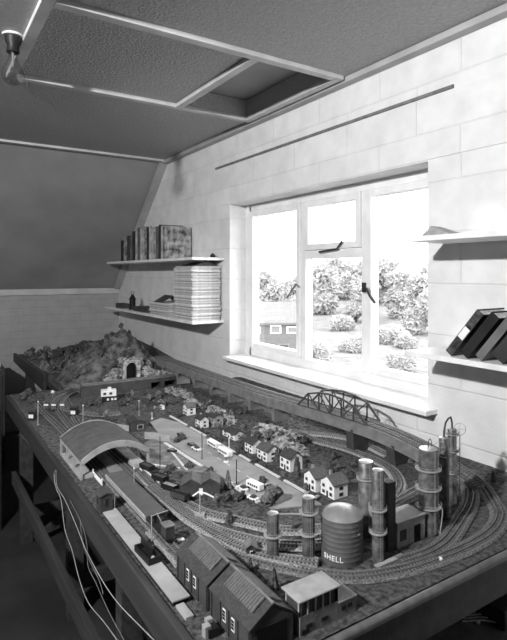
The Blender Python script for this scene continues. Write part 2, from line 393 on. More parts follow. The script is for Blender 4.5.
# ------------------------------------------------------------ scenic ground (one height field over the boards)
def bump2(x, y, cx, cy, rx, ry): return math.exp(-((x-cx)/rx)**2-((y-cy)/ry)**2)
def H(x, y):
    z = Z0
    z += .05*smooth01(3.9, 4.6, y)*smooth01(.80, 1.5, x)+.03*smooth01(4.4, 5.1, y)*smooth01(1.0, 1.6, x)
    z += .045*bump2(x, y, 1.34, 1.88, .07, .13)
    z += .035*smooth01(1.28, 1.42, x)*smooth01(1.95, 2.2, y)*(1-smooth01(3.0, 3.2, y))
    z += .012*smooth01(1.66, 1.84, x)
    z += .006*bump2(x, y, .87, 1.5, .06, .2)
    return z
def GH(px, py):
    z = .80
    for _ in range(12):
        x, y = G(px, py, z); z = .5*z+.5*H(x, y)
    return x, y, H(x, y)
def ground_mesh(q, x0, x1, y0, y1, st, fn, keep=lambda x, y: True, skirt=None):
    nx = max(1, round((x1-x0)/st)); ny = max(1, round((y1-y0)/st)); idx = {}; pts = []; fs = []
    def v(i, j):
        if (i, j) not in idx:
            x = x0+(x1-x0)*i/nx; y = y0+(y1-y0)*j/ny; idx[(i, j)] = len(pts); pts.append((x, y, fn(x, y)))
        return idx[(i, j)]
    for i in range(nx):
        for j in range(ny):
            if keep(x0+(x1-x0)*(i+.5)/nx, y0+(y1-y0)*(j+.5)/ny): fs.append((v(i, j), v(i+1, j), v(i+1, j+1), v(i, j+1)))
    q.poly(pts, fs)
q = MB(); fn = lambda x, y: H(x, y)+.0012*noise.noise(Vector((x*60, y*60, 0)))+.0015*noise.noise(Vector((x*18, y*18, 3)))
ground_mesh(q, TX0+.021, TX1, TY0+.024, 3.478, .012, fn); ground_mesh(q, BX0+.021, TX1, 3.478, BY1, .014, fn)
gr = q.build('scenic_ground', FLOCK, smooth=True)
tag(gr, 'dark flocked turf scenery covering the whole railway table', 'scenery')

# hill
HC = (1.30, 3.86)
def hillh(x, y):
    dx = (x-HC[0]); dy = (y-HC[1])
    ax = .52 if dx < 0 else .40; ay = .58 if dy < 0 else .75
    d = math.hypot(dx/ax, dy/ay)
    nz = noise.fractal(Vector((x*5, y*5, 1)), 1, 2.1, 5)
    z = .795+.285*max(0, 1-d)**1.0*(1+.38*nz)+.035*nz*smooth01(1, .7, d)
    z += .10*max(0, 1-math.hypot((x-.98)/.22, (y-3.62)/.3))
    return z
q = MB(); ground_mesh(q, .80, 1.75, 3.36, 4.7, .014, hillh, lambda x, y: hillh(x, y) > H(x, y)+.002)
tag(q.build('rocky_hill', HILLG, smooth=False), 'tall rocky plaster hill with tunnel mouth in the far corner of the layout', 'hill')
# viaduct across, retaining wall and tunnel portal
v = thing('retaining_viaduct', 'grey low viaduct wall crossing in front of the rocky hill', 'viaduct', (1.15, 3.25, Z0))
q = MB(); q.prism([(-.32,-.0),(.50,-.0),(.50,.055),(-.32,.055)], -.05, -.035) if False else q
q.box(-.32, .10, -.05, -.03, 0, .062); q.box(.10, .50, -.05, -.03, .040, .062)
for x in (.10, .19, .30, .42): q.box(x, x+.025, -.05, .08, 0, .040)
q.build('parapet_wall', GREYD, v)
BX(-.32, .50, -.03, .10, .045, .053).build('deck', BALLD, v)
pc = (1.20, 3.355)
tp = thing('tunnel_portal', 'pale stone tunnel portal at the foot of the rocky hill', 'tunnel portal', (pc[0], pc[1], Z0+.053)); tp.scale = (1.2, 1.1, 1.25)
arc = [(.030*math.cos(a), .050+.032*math.sin(a)) for a in [math.pi*k/12 for k in range(13)]]
q = MB(); outer = [(.062, 0), (.062, .105), (-.062, .105), (-.062, 0)]
inn = [(-.03, 0)]+list(reversed(arc))[0:]+[(.03, 0)]
# ring of quads between arch and outer outline
L_ = [(.03, 0)]+arc+[(-.03, 0)]
O_ = []
for (x, z) in L_:
    if z <= .05: O_.append((math.copysign(.050, x), z))
    else:
        k = min(.050/abs(x) if abs(x) > 1e-6 else 9, (.094-.05)/(z-.05)); O_.append((x*k, .05+(z-.05)*k))
for i in range(len(L_)-1):
    a1, a2, b1, b2 = L_[i], L_[i+1], O_[i], O_[i+1]
    q.poly([(a1[0],0,a1[1]),(a2[0],0,a2[1]),(b2[0],0,b2[1]),(b1[0],0,b1[1]),(a1[0],.02,a1[1]),(a2[0],.02,a2[1]),(b2[0],.02,b2[1]),(b1[0],.02,b1[1])],
           [(0,1,2,3),(7,6,5,4),(0,4,5,1),(2,6,7,3),(1,5,6,2),(3,7,4,0)])
q.build('portal_wall', ROCK, tp)
BX(-.04, .04, -.004, .02, .088, .093).build('coping', GREYL, tp)
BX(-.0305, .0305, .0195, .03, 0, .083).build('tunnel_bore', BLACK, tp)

# rock outcrops
def rocks(name, label, pts, r, mat=ROCK):
    t = MB()
    for k, (x, y) in enumerate(pts): t.blob((x, y, max(H(x, y), hillh(x, y) if y > 3.39 else 0)-r*.15), r*random.uniform(.7, 1.1), 4, .45, 4, (1, 1.4, .7), k+r*100)
    tag(t.build(name, mat), label, 'rocks')
random.seed(3)
rocks('rock_bank', 'pale rocky bank below the viaduct arches behind the white cottages', [(1.31+.05*random.random(), 2.25+.11*k+.04*random.random()) for k in range(8)], .042)
rocks('rock_mound', 'rocky mound between the truss bridge and the roadside houses', [(1.33+.05*random.random()-.02, 1.74+.05*k) for k in range(6)], .045)
rocks('rock_ledge', 'pale rocks on the slope left of the tunnel portal', [(1.02+.035*k, 3.33+.012*(k % 2)) for k in range(4)], .026)
rocks('rock_crag', 'pale rock face surrounding the tunnel portal on the hill', [(1.08, 3.40), (1.10, 3.44), (1.31, 3.42), (1.14, 3.47), (1.20, 3.50), (1.27, 3.48), (1.33, 3.46), (1.22, 3.56), (1.30, 3.56)], .05)
rocks('rock_pile', 'heap of pale rocks at the edge of the hill right of the tunnel portal', [(1.33+.05*k, 3.40) for k in range(4)], .05)

# ------------------------------------------------------------ roads
def flat(name, label, cat, pts, z, th, mat):
    n = len(pts); q = MB()
    q.poly([(x, y, z) for x, y in pts]+[(x, y, z+th) for x, y in pts], [tuple(range(n-1, -1, -1)), tuple(range(n, 2*n))]+[(i, (i+1) % n, (i+1) % n+n, i+n) for i in range(n)])
    return tag(q.build(name, mat), label, cat)
flat('road', 'pale grey main road running through the model village', 'road', [(.945, 1.36), (1.10, 1.30), (1.10, 2.40), (1.06, 2.52), (.98, 2.48), (.935, 2.2)], Z0-.001, .005, ROADM)
flat('road', 'pale grey side street and station forecourt left of the main road', 'road', [(.765, 1.90), (.85, 1.80), (.93, 1.72), (.93, 2.15), (.88, 2.22), (.79, 2.14)], Z0-.001, .005, M('forecourt_card', 118, .85, .15, 30, .2))
def kerb(x0, y0, x1, y1, wd, label):
    d = Vector((x1-x0, y1-y0)); L = d.length; rz = math.atan2(d.y, d.x)
    q = BX(-L/2, L/2, -wd/2, wd/2, 0, .006); o = q.build('pavement', PAVE, bevel=.001)
    o.location = ((x0+x1)/2, (y0+y1)/2, Z0+.001); o.rotation_euler = (0, 0, rz); tag(o, label, 'pavement', 'white pavements along the village road')
ys = [(1.40, 1.52), (1.55, 1.71), (1.75, 1.83), (1.87, 2.09), (2.13, 2.29), (2.33, 2.53)]
lb = ['white pavement strip beside the mock tudor houses', 'white pavement strip in front of the tall white house with dark roof', 'short white pavement strip in front of the semi-detached pair',
      'long white pavement strip behind the two white coaches', 'white pavement strip in front of the bright white cottage', 'farthest white pavement strip on the houses side of the road']
for (a, b), l in zip(ys, lb): kerb(1.112, a, 1.112, b, .011, l)
kerb(.935, 1.42, .935, 1.62, .016, 'white pavement on the yard side beside the parked white van')
kerb(.925, 1.80, .915, 2.14, .014, 'broad white pavement on the station side of the road')
kerb(.86, 1.80, .90, 2.06, .009, 'white slanting kerb in the station forecourt')
kerb(.765, 1.93, .845, 1.83, .006, 'thin white kerb line at the forecourt edge by the tall dark lamp post')
for k in range(9):
    y = 1.45+.075*k
    tag(BX(1.018, 1.022, y, y+.03, Z0+.0042, Z0+.0049).build('road_marking', PAVE), 'short white dash of the centre line on the main road', 'road marking', 'centre line dashes of the village road')

# ------------------------------------------------------------ tracks
def track(label, pts, ballast=BALL, w_=.058, name='railway_track', zb=None):
    """pts: (x, y, z) centre line of ballast base"""
    c = interp(pts, .0105); base = c[0]
    t = thing(name, label, 'railway track', tuple(base))
    def frame(i):
        d = (c[min(i+1, len(c)-1)]-c[max(i-1, 0)]).normalized(); return d, Vector((-d.y, d.x, 0)).normalized()
    P = []; hw = w_/2
    for i, p in enumerate(c):
        d, s = frame(i); o = p-base
        for k, dz in ((-hw, 0), (-hw*.8, .005), (hw*.8, .005), (hw, 0)): P.append(tuple(o+s*k+Vector((0,0,dz))))
    q = MB(); q.poly(P, [(i*4+k, i*4+k+1, i*4+k+5, i*4+k+4) for i in range(len(c)-1) for k in range(3)]); q.build('ballast', ballast, t)
    q = MB()
    for i in range(0, len(c)-1):
        d, s = frame(i); o = c[i]-base
        mt = Matrix(((s.x, d.x, 0, o.x), (s.y, d.y, 0, o.y), (0, 0, 1, o.z), (0, 0, 0, 1)))
        q.box(-.016, .016, -.0019, .0019, .0045, .0068, mt)
    q.build('sleepers', SLEEP, t)
    for sg in (-1, 1):
        q = MB(); P = []
        for i, p in enumerate(c):
            d, s = frame(i); o = p-base+s*sg*.00825
            for k, dz in ((-.0011, .0065), (-.0011, .0100), (.0011, .0100), (.0011, .0065)): P.append(tuple(o+s*k+Vector((0,0,dz))))
        q.poly(P, [(i*4+k, i*4+(k+1) % 4, i*4+(k+1) % 4+4, i*4+k+4) for i in range(len(c)-1) for k in range(4)]+[(3,2,1,0)])
        q.build('rail', RAIL, t)
    return t
def gp(lst, z=Z0+.002): return [(*G(px, py, z+.008), z) for px, py in lst]
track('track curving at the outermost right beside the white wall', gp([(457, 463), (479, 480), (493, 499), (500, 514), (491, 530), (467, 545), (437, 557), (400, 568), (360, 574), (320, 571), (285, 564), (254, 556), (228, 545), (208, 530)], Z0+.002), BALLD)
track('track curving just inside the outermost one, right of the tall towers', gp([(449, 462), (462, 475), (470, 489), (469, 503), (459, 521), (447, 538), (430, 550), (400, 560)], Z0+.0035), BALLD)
track('upper ballasted track passing behind the short tower and the tank', gp([(418, 490), (394, 502), (370, 514), (340, 523), (312, 527), (285, 528), (262, 524), (235, 518), (205, 511), (182, 500), (163, 487), (150, 474)], Z0+.003))
track('second ballasted track just above the railwaymen hut', gp([(330, 541), (300, 543), (268, 541), (240, 535), (214, 527), (192, 515), (172, 500), (155, 485), (140, 470)], Z0+.0045))
track('ballasted track curving past the shed roof ventilator and the hut', gp([(400, 545), (370, 556)][:0]+[(318, 561), (286, 557), (258, 551), (232, 541), (206, 526), (186, 513), (165, 497), (150, 484)], Z0+.006))
track('inner loop track passing under the truss bridge', gp([(262, 424), (285, 429), (309, 432), (343, 436), (365, 443), (390, 455)], Z0+.002))
track('inner loop track curving under the elevated line right of the rocky mound', gp([(300, 432), (318, 440), (348, 448), (376, 459), (392, 469), (399, 483), (392, 497), (370, 510)], Z0+.004))
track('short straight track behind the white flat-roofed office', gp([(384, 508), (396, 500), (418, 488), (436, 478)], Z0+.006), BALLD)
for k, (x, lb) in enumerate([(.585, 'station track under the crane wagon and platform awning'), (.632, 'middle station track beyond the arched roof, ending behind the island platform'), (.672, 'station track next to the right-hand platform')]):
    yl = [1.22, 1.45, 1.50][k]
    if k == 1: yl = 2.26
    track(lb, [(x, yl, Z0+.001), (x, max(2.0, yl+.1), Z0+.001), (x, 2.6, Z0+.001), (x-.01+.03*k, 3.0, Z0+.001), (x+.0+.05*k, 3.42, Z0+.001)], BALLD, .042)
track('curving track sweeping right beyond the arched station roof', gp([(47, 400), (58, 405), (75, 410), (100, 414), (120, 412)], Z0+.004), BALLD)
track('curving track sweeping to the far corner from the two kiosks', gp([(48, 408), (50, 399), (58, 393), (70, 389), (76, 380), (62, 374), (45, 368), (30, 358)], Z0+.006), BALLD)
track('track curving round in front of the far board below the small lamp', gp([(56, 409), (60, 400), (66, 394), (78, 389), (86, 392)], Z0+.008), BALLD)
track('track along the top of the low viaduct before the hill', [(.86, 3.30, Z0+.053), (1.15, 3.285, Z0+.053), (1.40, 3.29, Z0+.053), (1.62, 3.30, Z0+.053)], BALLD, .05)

# ------------------------------------------------------------ elevated line + bridge
EL = [(1.50, 3.62, .93), (1.50, 3.0, .93), (1.50, 2.4, .93), (1.515, 2.1, .93), (1.545, 1.85, .93), (1.575, 1.6, .925), (1.600, 1.44, .910), (1.615, 1.30, .885), (1.627, 1.17, .845), (1.64, 1.08, .806)]
c = interp(EL, .02)
ev = thing('elevated_railway', 'elevated grey railway deck along the window wall sloping down to the right', 'railway viaduct', tuple(c[0]))
def ribbon(c, base, offs, zs):
    P = []
    for i, p in enumerate(c):
        d = (c[min(i+1, len(c)-1)]-c[max(i-1, 0)]); s = Vector((-d.y, d.x, 0)).normalized()
        for o, z in zip(offs, zs): P.append(tuple(p-base+s*o+Vector((0,0,z))))
    k = len(offs); f = [(i*k+j, i*k+(j+1) % k, i*k+(j+1) % k+k, i*k+j+k) for i in range(len(c)-1) for j in range(k)]
    f += [tuple(range(k-1, -1, -1)), tuple((len(c)-1)*k+j for j in range(k))]
    return MB().poly(P, f)
B0 = c[0]
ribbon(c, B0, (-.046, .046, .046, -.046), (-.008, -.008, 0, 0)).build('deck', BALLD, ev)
cc = [p for p in c if p.y > 1.22]
ribbon(cc, B0, (-.050, -.046, -.046, -.050), (-.040, -.040, .006, .006)).build('girder', GIRD, ev)
ribbon(cc, B0, (.046, .050, .050, .046), (-.040, -.040, .006, .006)).build('girder', GIRD, ev)
for y in (3.45, 3.2, 2.95, 2.72, 2.50, 2.30, 2.10):
    q = MB(); 
    p = min(c, key=lambda p: abs(p.y-y))-B0
    q.box(p.x-.047, p.x+.047, p.y-.012, p.y+.012, Z0+.01-B0.z, -.030); q.build('pier', GIRD, ev)
q = MB()
for (ya, yb) in ((3.45, 3.2), (3.2, 2.95), (2.95, 2.72), (2.72, 2.50)):
    for yy, d in ((ya, -1), (yb, 1)):
        q.poly([(-.046, yy-B0.y, -.030), (-.046, yy+d*.05-B0.y, -.030), (-.046, yy+d*.012-B0.y, -.07), (-.040, yy-B0.y, -.030), (-.040, yy+d*.05-B0.y, -.030), (-.040, yy+d*.012-B0.y, -.07)],
               [(0,1,2),(5,4,3),(0,3,4,1),(1,4,5,2),(2,5,3,0)])
q.build('arch_spandrels', GIRD, ev)
for y in (1.62, 1.42):
    p = min(c, key=lambda p: abs(p.y-y))-B0
    q = MB(); q.prism([(p.x-.05, p.z-.03), (p.x+.05, p.z-.03), (p.x+.04, Z0+.003-B0.z), (p.x-.04, Z0+.003-B0.z)], p.y-.022, p.y+.022); q.build('pier', GREYD, ev)
for off, nm in ((-.022, 'window side'), (.022, 'village side')):
    cp = []
    for i, p in enumerate(c):
        d = (c[min(i+1, len(c)-1)]-c[max(i-1, 0)]); s = Vector((-d.y, d.x, 0)).normalized(); cp.append(tuple(p-s*off+Vector((0,0,.0005))))
    track('elevated track on the deck, '+nm, cp[::6]+[cp[-1]], BALLD, .038)
# truss bridge (two hog-back trusses standing on the deck)
def truss(y0, y1, off, label):
    t = thing('bridge_truss', label, 'bridge', (0, 0, 0), 0, 'trusses of the railway bridge')
    N_ = 6; bot = []; top = []
    for i in range(N_+1):
        y = y0+(y1-y0)*i/N_; p = min(interp(EL, .004), key=lambda p: abs(p.y-y))
        hgt = .022+.062*math.sin(math.pi*min(1, max(0, (i-.0)/N_)))**.6 if 0 < i < N_ else 0
        bot.append(Vector((p.x-off, y, p.z+.008))); top.append(Vector((p.x-off, y, p.z+.008+hgt)))
    t.location = bot[0]; o = bot[0]
    def bar(nm, a, b, r=.004): MB().tube([a-o, b-o], r, 4).build(nm, GREYD, t)
    MB().tube([p-o for p in bot], .0045, 4).build('bottom_chord', GREYD, t); MB().tube([bot[0]-o]+[p-o for p in top[1:-1]]+[bot[-1]-o], .005, 4).build('top_chord', GREYD, t)
    for i in range(1, N_): bar('upright', bot[i], top[i], .0036)
    for i in range(1, N_-1):
        if i < N_/2: bar('diagonal', top[i], bot[i+1], .0032)
        else: bar('diagonal', bot[i], top[i+1], .0032)
truss(1.93, 1.54, .045, 'grey steel bridge truss nearest the village houses')
truss(1.94, 1.55, -.045, 'grey steel bridge truss nearest the white window wall')

# ============================================================ STATION
st = thing('station_roof', 'arched grey overall roof on posts over the station tracks', 'station roof', (.628, 2.085, Z0))
CANO = M('station_roof_card', 84, .7, .1, 30, .2, 120)
hw = .130; n = 20
def arch(x): return .067+.050*(1-(x/hw)**2)
pr = [(-hw+2*hw*i/n, arch(-hw+2*hw*i/n)) for i in range(n+1)]
q = MB(); q.prism([(x, z+.003) for x, z in pr]+[(x, z) for x, z in reversed(pr)], -.160, .160); q.build('arched_roof', CANO, st, True)
for y in (-.165, .159):
    q = MB(); low = [(x, min(z, max(.058, z-.018))) for x, z in reversed(pr)]
    q.prism([(x, z+.005) for x, z in pr]+low, y, y+.006); q.build('arch_rib', GREYL, st)
for x in (-hw, hw-.006):
    BX(x, x+.006, -.160, .160, .054, .068).build('side_beam', GREYL, st)
    for y in (-.160, -.055, .05, .153): BX(x-.001, x+.007, y-.001, y+.007, 0, .056).build('post', GREYL, st)
tag(BX(.497, .545, 1.93, 2.22, Z0, Z0+.014).build('station_platform', PLATF, bevel=.001), 'pale platform under the left side of the arched roof', 'platform', 'platforms')
tag(BX(.700, .745, 1.93, 2.50, Z0, Z0+.016).build('station_platform', PLATF, bevel=.001), 'pale platform under the right side of the arched roof', 'platform', 'platforms')
lp = thing('station_platform', 'long bright platform along the table edge with a dark box on it', 'platform', (.502, 1.34, Z0), 0, 'platforms')
BX(-.0215, .0215, -.26, .26, .0115, .015).build('surface', PLATF, lp); BX(-.018, .018, -.256, .256, 0, .0115).build('base', DARK, lp)
tag(BX(.606, .652, 1.80, 2.25, Z0, Z0+.012).build('station_platform', M('island_platform_card', 128, .8, .1, 40), bevel=.001), 'grey island platform running under the middle of the arched roof', 'platform', 'platforms')
tag(BX(.487, .507, 1.025, 1.078, Z0, Z0+.007).build('loading_ramp', PLATF, bevel=.001), 'short narrow pale ramp at the near end of the long platform', 'ramp')
tag(BX(.552, .563, 1.22, 1.43, Z0+.001, Z0+.006).build('cinder_path', BALL), 'narrow speckled path beside the crane wagon track', 'path')
def fence(x, y0, y1, label, z=Z0):
    t = thing('picket_fence', label, 'fence', (x, y0, z), 0, 'white station fences')
    n = int((y1-y0)/.008)
    q = MB()
    for i in range(n+1): q.box(-.001, .001, i*.008-.0012, i*.008+.0012, 0, .017)
    q.build('pickets', HWHITE, t); q = MB(); q.box(-.0016, .0016, 0, y1-y0, .004, .006); q.box(-.0016, .0016, 0, y1-y0, .013, .015); q.build('rails', HWHITE, t)
    for i in (0, 1): BX(-.002, .002, i*(y1-y0)-.002, i*(y1-y0)+.002, 0, .024).build('post', HWHITE, t)
fence(.717, 1.73, 1.91, 'white lattice fence right of the arched roof entrance')
fence(.549, 1.84, 1.95, 'white lattice fence left of the arched roof entrance')
# awning
aw = thing('platform_awning', 'long grey platform awning with white lattice valance', 'awning', (.586, 1.62, Z0))
BX(-.032, .032, -.19, .19, .046, .050).build('roof', PLATG, aw)
q = MB()
for i in range(38): q.box(-.0335, -.032, -.19+i*.01, -.19+i*.01+.0035, .034, .047)
q.box(-.0338, -.0322, -.19, .19, .0425, .050); q.box(-.0338, -.0322, -.19, .19, .034, .036)
q.build('valance', GREYL, aw)
for y in (-.18, -.06, .06, .18):
    BX(-.003, .003, y-.003, y+.003, .0, .046).build('post', DARK, aw)
# platform shelter (dark hut)
def hut(label, cx, cy, w_, d, h, rise, wall, roof, rz=0, name='hut', cat='hut', z=Z0, ridge='y', win=(), door=None, chim=False, over=.004, group=None, win_mat=None, roofname='roof'):
    t = thing(name, label, cat, (cx, cy, z), rz, group)
    BX(-w_/2, w_/2, -d/2, d/2, 0, h).build('walls', wall, t)
    a = w_/2+over if ridge == 'y' else d/2+over; b = d/2+over if ridge == 'y' else w_/2+over
    q = MB(); mt = None if ridge == 'y' else Matrix.Rotation(math.pi/2, 4, 'Z')
    if rise > .003: q.prism([(-a, h-.002), (0, h+rise), (a, h-.002), (a, h+.0015), (0, h+rise+.004), (-a, h+.0015)], -b, b, mt)
    else: q.prism([(-a, h), (a, h), (a, h+.004), (-a, h+.004)], -b, b, mt)
    q.build(roofname, roof, t)
    if rise > .003:
        q = MB(); k = .98
        q.prism([(-a*k+over, h-.001), (a*k-over, h-.001), (0, h+rise-.001)], -b+over, b-over, mt); q.build('gable', wall, t)
    for (side, u, zc, ww, wh) in win:
        e = .0012
        def slab(m0, m1, uu, zz, w2, h2):
            if side == '-x': return BX(-w_/2-m1, -w_/2-m0, uu-w2/2, uu+w2/2, zz-h2/2, zz+h2/2)
            if side == '+x': return BX(w_/2+m0, w_/2+m1, uu-w2/2, uu+w2/2, zz-h2/2, zz+h2/2)
            return BX(uu-w2/2, uu+w2/2, -d/2-m1, -d/2-m0, zz-h2/2, zz+h2/2)
        f = slab(0, e, u, zc, ww, wh).build('window', win_mat or HWHITE, t); slab(e, e+.0006, u, zc, ww*.72, wh*.78).build('pane', DARK, f)
    if door:
        side, u, ww, wh = door
        if side == '-x': BX(-w_/2-.0015, -w_/2, u-ww/2, u+ww/2, 0, wh).build('door', BLACK, t)
        else: BX(u-ww/2, u+ww/2, -d/2-.0015, -d/2, 0, wh).build('door', BLACK, t)
    if chim:
        q = BX(-.004, .004, d*.25-.004, d*.25+.004, h+rise*.3, h+rise+.010)
        ch = q.build('chimney', GREYL, t); MB().cyl(0, d*.25, h+rise+.010, h+rise+.014, .0025, 8).build('chimney_pot', GREYD, ch)
    return t
hut('dark panelled platform cabin at the far end of the long bright platform', .499, 1.645, .038, .046, .054, .006, GREYD, GREYD, win=[('-y', 0, .032, .012, .028), ('-x', .006, .032, .012, .028)], win_mat=GREYD, name='platform_cabin', cat='cabin')
def lamp_post(label, px, py, h, mat=DARK, name='lamp_post', z=Z0, arm=.0, cat='lamp post', r=.0017):
    x, y = G(px, py, z); t = thing(name, label, cat, (x, y, z), 0, 'posts and lamps on the layout')
    MB().cyl(0, 0, 0, h, r, 8).build('post', mat, t); MB().cyl(0, 0, 0, .004, .005, 10).build('base', mat, t)
    if arm: MB().tube([(0,0,h-.002), (arm*.5, 0, h+.002), (arm, 0, h)], .001, 6).build('arm', mat, t)
    MB().blob((arm, 0, h+.001), .0035, 1, 0).build('lantern', HWHITE if mat != DARK else GREYL, t)
lamp_post('white post at the near end of the fence by the station entrance', 134, 497, .095, GREYL)
lamp_post('tall dark lamp post behind the forecourt kerb', 160, 470, .13)
lamp_post('tall dark lamp post in the middle of the village road', 202, 460, .108)
lamp_post('dark lamp post on the pavement by the bright white cottage', 221, 441, .09)
lamp_post('dark lamp post beside the twin-gabled goods shed and road', 236.5, 486, .095)
lamp_post('white-topped lamp post near the flat-roofed white villa', 139, 416, .078, GREYL)
lamp_post('white signal post right of the left-hand kiosk', 38, 425, .115, GREYL, 'signal_post', cat='signal post', r=.002)
lamp_post('white signal post behind the arched station roof', 83, 426, .10, GREYL, 'signal_post', cat='signal post', r=.002)
lamp_post('small white post in the verge near the white bungalow', 152, 419, .03, HWHITE)
lamp_post('small white lamp post among the gardens behind the coaches', 229, 449, .045, HWHITE)
lamp_post('slim white post beside the platform cabin', 114.5, 510, .045, HWHITE)
# loading gauge
lg = thing('loading_gauge', 'white L-shaped post with long arm over the crane wagon', 'loading gauge', (.549, 1.375, Z0))
MB().cyl(0, 0, 0, .076, .0018, 8).build('post', GREYL, lg); MB().cyl(0, 0, 0, .005, .012, 12).build('base', DARK, lg)
MB().tube([(-.003, 0, .074), (.05, 0, .078)], .0015, 6).build('arm', GREYL, lg)
# water crane
x, y = G(200, 519); wc = thing('water_crane', 'pale yard crane post standing on a square plinth', 'water crane', (x, y, Z0), YAW*-1)
BX(-.016, .014, -.012, .012, 0, .016).build('plinth', GREYL, wc); MB().cyl(0, 0, .016, .075, .0022, 8).build('post', GREYL, wc)
MB().tube([(-.022, 0, .07), (-.004, 0, .083), (.018, 0, .078), (.042, 0, .066)], .0028, 6).build('arm', HWHITE, wc)
# crane wagon
cw = thing('crane_wagon', 'dark flat crane wagon with light cab by the awning end', 'wagon', (.585, 1.375, Z0+.012))
BX(-.014, .014, -.055, .055, .008, .012).build('frame', DARK, cw)
BX(-.013, .013, -.045, -.012, .012, .040).build('cab', GREYD, cw); BX(-.0145, .0145, -.047, -.010, .040, .043).build('cab_roof', GREY, cw)
MB().tube([(0, -.01, .020), (0, .05, .042)], .002, 6).build('jib', GREY, cw)
for yy in (-.038, -.018, .018, .038):
    for xx in (-.009, .009): MB().lathe([(.005, -.0015), (.005, .0015)], n=12, mtx=Matrix.Translation((xx, yy, .005)) @ Matrix.Rotation(math.pi/2, 4, 'Y')).build('wheel', DARK, cw)
# open box on the platform
ob = thing('open_box', 'small dark open box lying on the long bright platform', 'box', (.503, 1.288, Z0+.0155), math.radians(3))
q = MB(); q.box(-.017, .017, -.045, .045, 0, .003); q.box(-.017, -.014, -.045, .045, .003, .016); q.box(.014, .017, -.045, .045, .003, .016); q.box(-.014, .014, -.045, -.042, .003, .016); q.box(-.014, .014, .042, .045, .003, .016)
q.build('tray', DARK, ob); BX(.003, .009, -.022, .050, .014, .026).build('lid', DARK, ob); MB().blob((.0, -.033, .011), .005, 2, .2).build('knob', GREYL, ob)
# crates near shed
cr = thing('buffer_stop', 'small dark buffer stop with two pale blocks beside the shed wall', 'buffer stop', (.512, .965, Z0))
BX(-.010, .014, -.018, .012, 0, .018).build('frame', DARK, cr); BX(-.016, -.002, -.014, .002, .0, .024).build('block', GREYL, cr); BX(-.004, .010, .002, .014, .018, .026).build('block', GREYL, cr)

# engine sheds
def shed(cy, label):
    t = thing('engine_shed', label, 'engine shed', (.594, cy, Z0), 0, 'engine sheds')
    W, D, h, rise = .104, .160, .058, .034
    BX(-W/2, W/2, -D/2, D/2, 0, h).build('walls', GREYD, t)
    q = MB(); a = W/2+.004; q.prism([(-a, h-.001), (0, h+rise), (a, h-.001), (a, h+.002), (0, h+rise+.003), (-a, h+.002)], -D/2-.003, D/2+.003); q.build('roof', SLATE, t)
    q = MB(); q.prism([(-W/2, h), (W/2, h), (0, h+rise-.002)], -D/2, D/2); q.build('gable', GREYD, t)
    q = MB(); 
    q.prism([(-.034, h+.014+.004), (-.006, h+.034), (-.006, h+.039), (-.036, h+.019)], -.062, .052)
    vt = q.build('roof_ventilator', SLATEL, t)
    q = MB()
    for i in range(14): q.prism([(-.0365, h+.0195), (-.006, h+.0395), (-.006, h+.0405), (-.0375, h+.0205)], -.060+i*.0082, -.0575+i*.0082)
    q.build('slats', GREY, vt)
    q = MB(); q.prism([(.004, h+.033), (.034, h+.015), (.036, h+.020), (.004, h+.039)], -.062, .052); q.build('roof_ventilator', SLATEL, t)
    BX(-.002, .003, -D/2-.004, D/2+.004, h+rise+.001, h+rise+.005).build('ridge', GREY, t)
    for yy in (.020, -.016):
        f = BX(-W/2-.0015, -W/2, yy-.006, yy+.006, .020, .046).build('window', HWHITE, t)
        q = MB()
        for zz in (.024, .031, .038): q.box(-W/2-.0022, -W/2-.0015, yy-.0045, yy-.0006, zz, zz+.0055); q.box(-W/2-.0022, -W/2-.0015, yy+.0006, yy+.0045, zz, zz+.0055)
        q.build('pane', BLACK, f)
    for yy in (D/2-.004, .038, .002, -.034, -D/2+.004): BX(-W/2-.003, -W/2, yy-.0025, yy+.0025, 0, h).build('pilaster', GREYD, t)
    q = BX(-.036, .036, -D/2-.001, -D/2, 0, .052); q.build('doorway', BLACK, t)
shed(1.108, 'dark engine shed with slatted roof ventilator, farther of the pair')
shed(.933, 'dark engine shed with open black doorway, nearer of the pair')
# signal box
sb = thing('signal_box', 'modern signal cabin with big pale flat roof at the table front', 'signal box', (.717, .886, Z0))
BX(-.054, .050, -.034, .020, 0, .040).build('base_walls', GREY, sb)
q = MB(); q.box(-.054, -.052, -.034, .02, .040, .072); 
for x in (-.054, -.034, -.014, .006, .026, .046): q.box(x, x+.0035, -.034, -.031, .040, .072)
q.box(.046, .050, -.034, .02, .040, .072); q.box(-.054, .05, .017, .02, .04, .072); q.build('window_posts', GREYL, sb); BX(-.0546, -.054, -.026, .012, .046, .066).build('window', GREYD, sb)
BX(-.052, .047, -.031, .017, .0405, .068).build('cabin_room', GREYD, sb)
rr = BX(-.060, .054, -.040, .026, .072, .077).build('roof', GREYL, sb, bevel=.004)
BX(.052, .102, -.034, .012, 0, .034).build('annexe', GREY, sb); BX(.050, .104, -.036, .014, .034, .037).build('annexe_roof', GREYL, sb)
for x in (-.03, .012): BX(x-.008, x+.008, -.0352, -.034, .012, .020).build('window', DARK, sb)
for x in (.066, .084): BX(x-.006, x+.006, -.0352, -.034, .016, .024).build('window', DARK, sb)
BX(-.050, -.030, -.0352, -.034, .003, .012).build('window', DARK, sb)
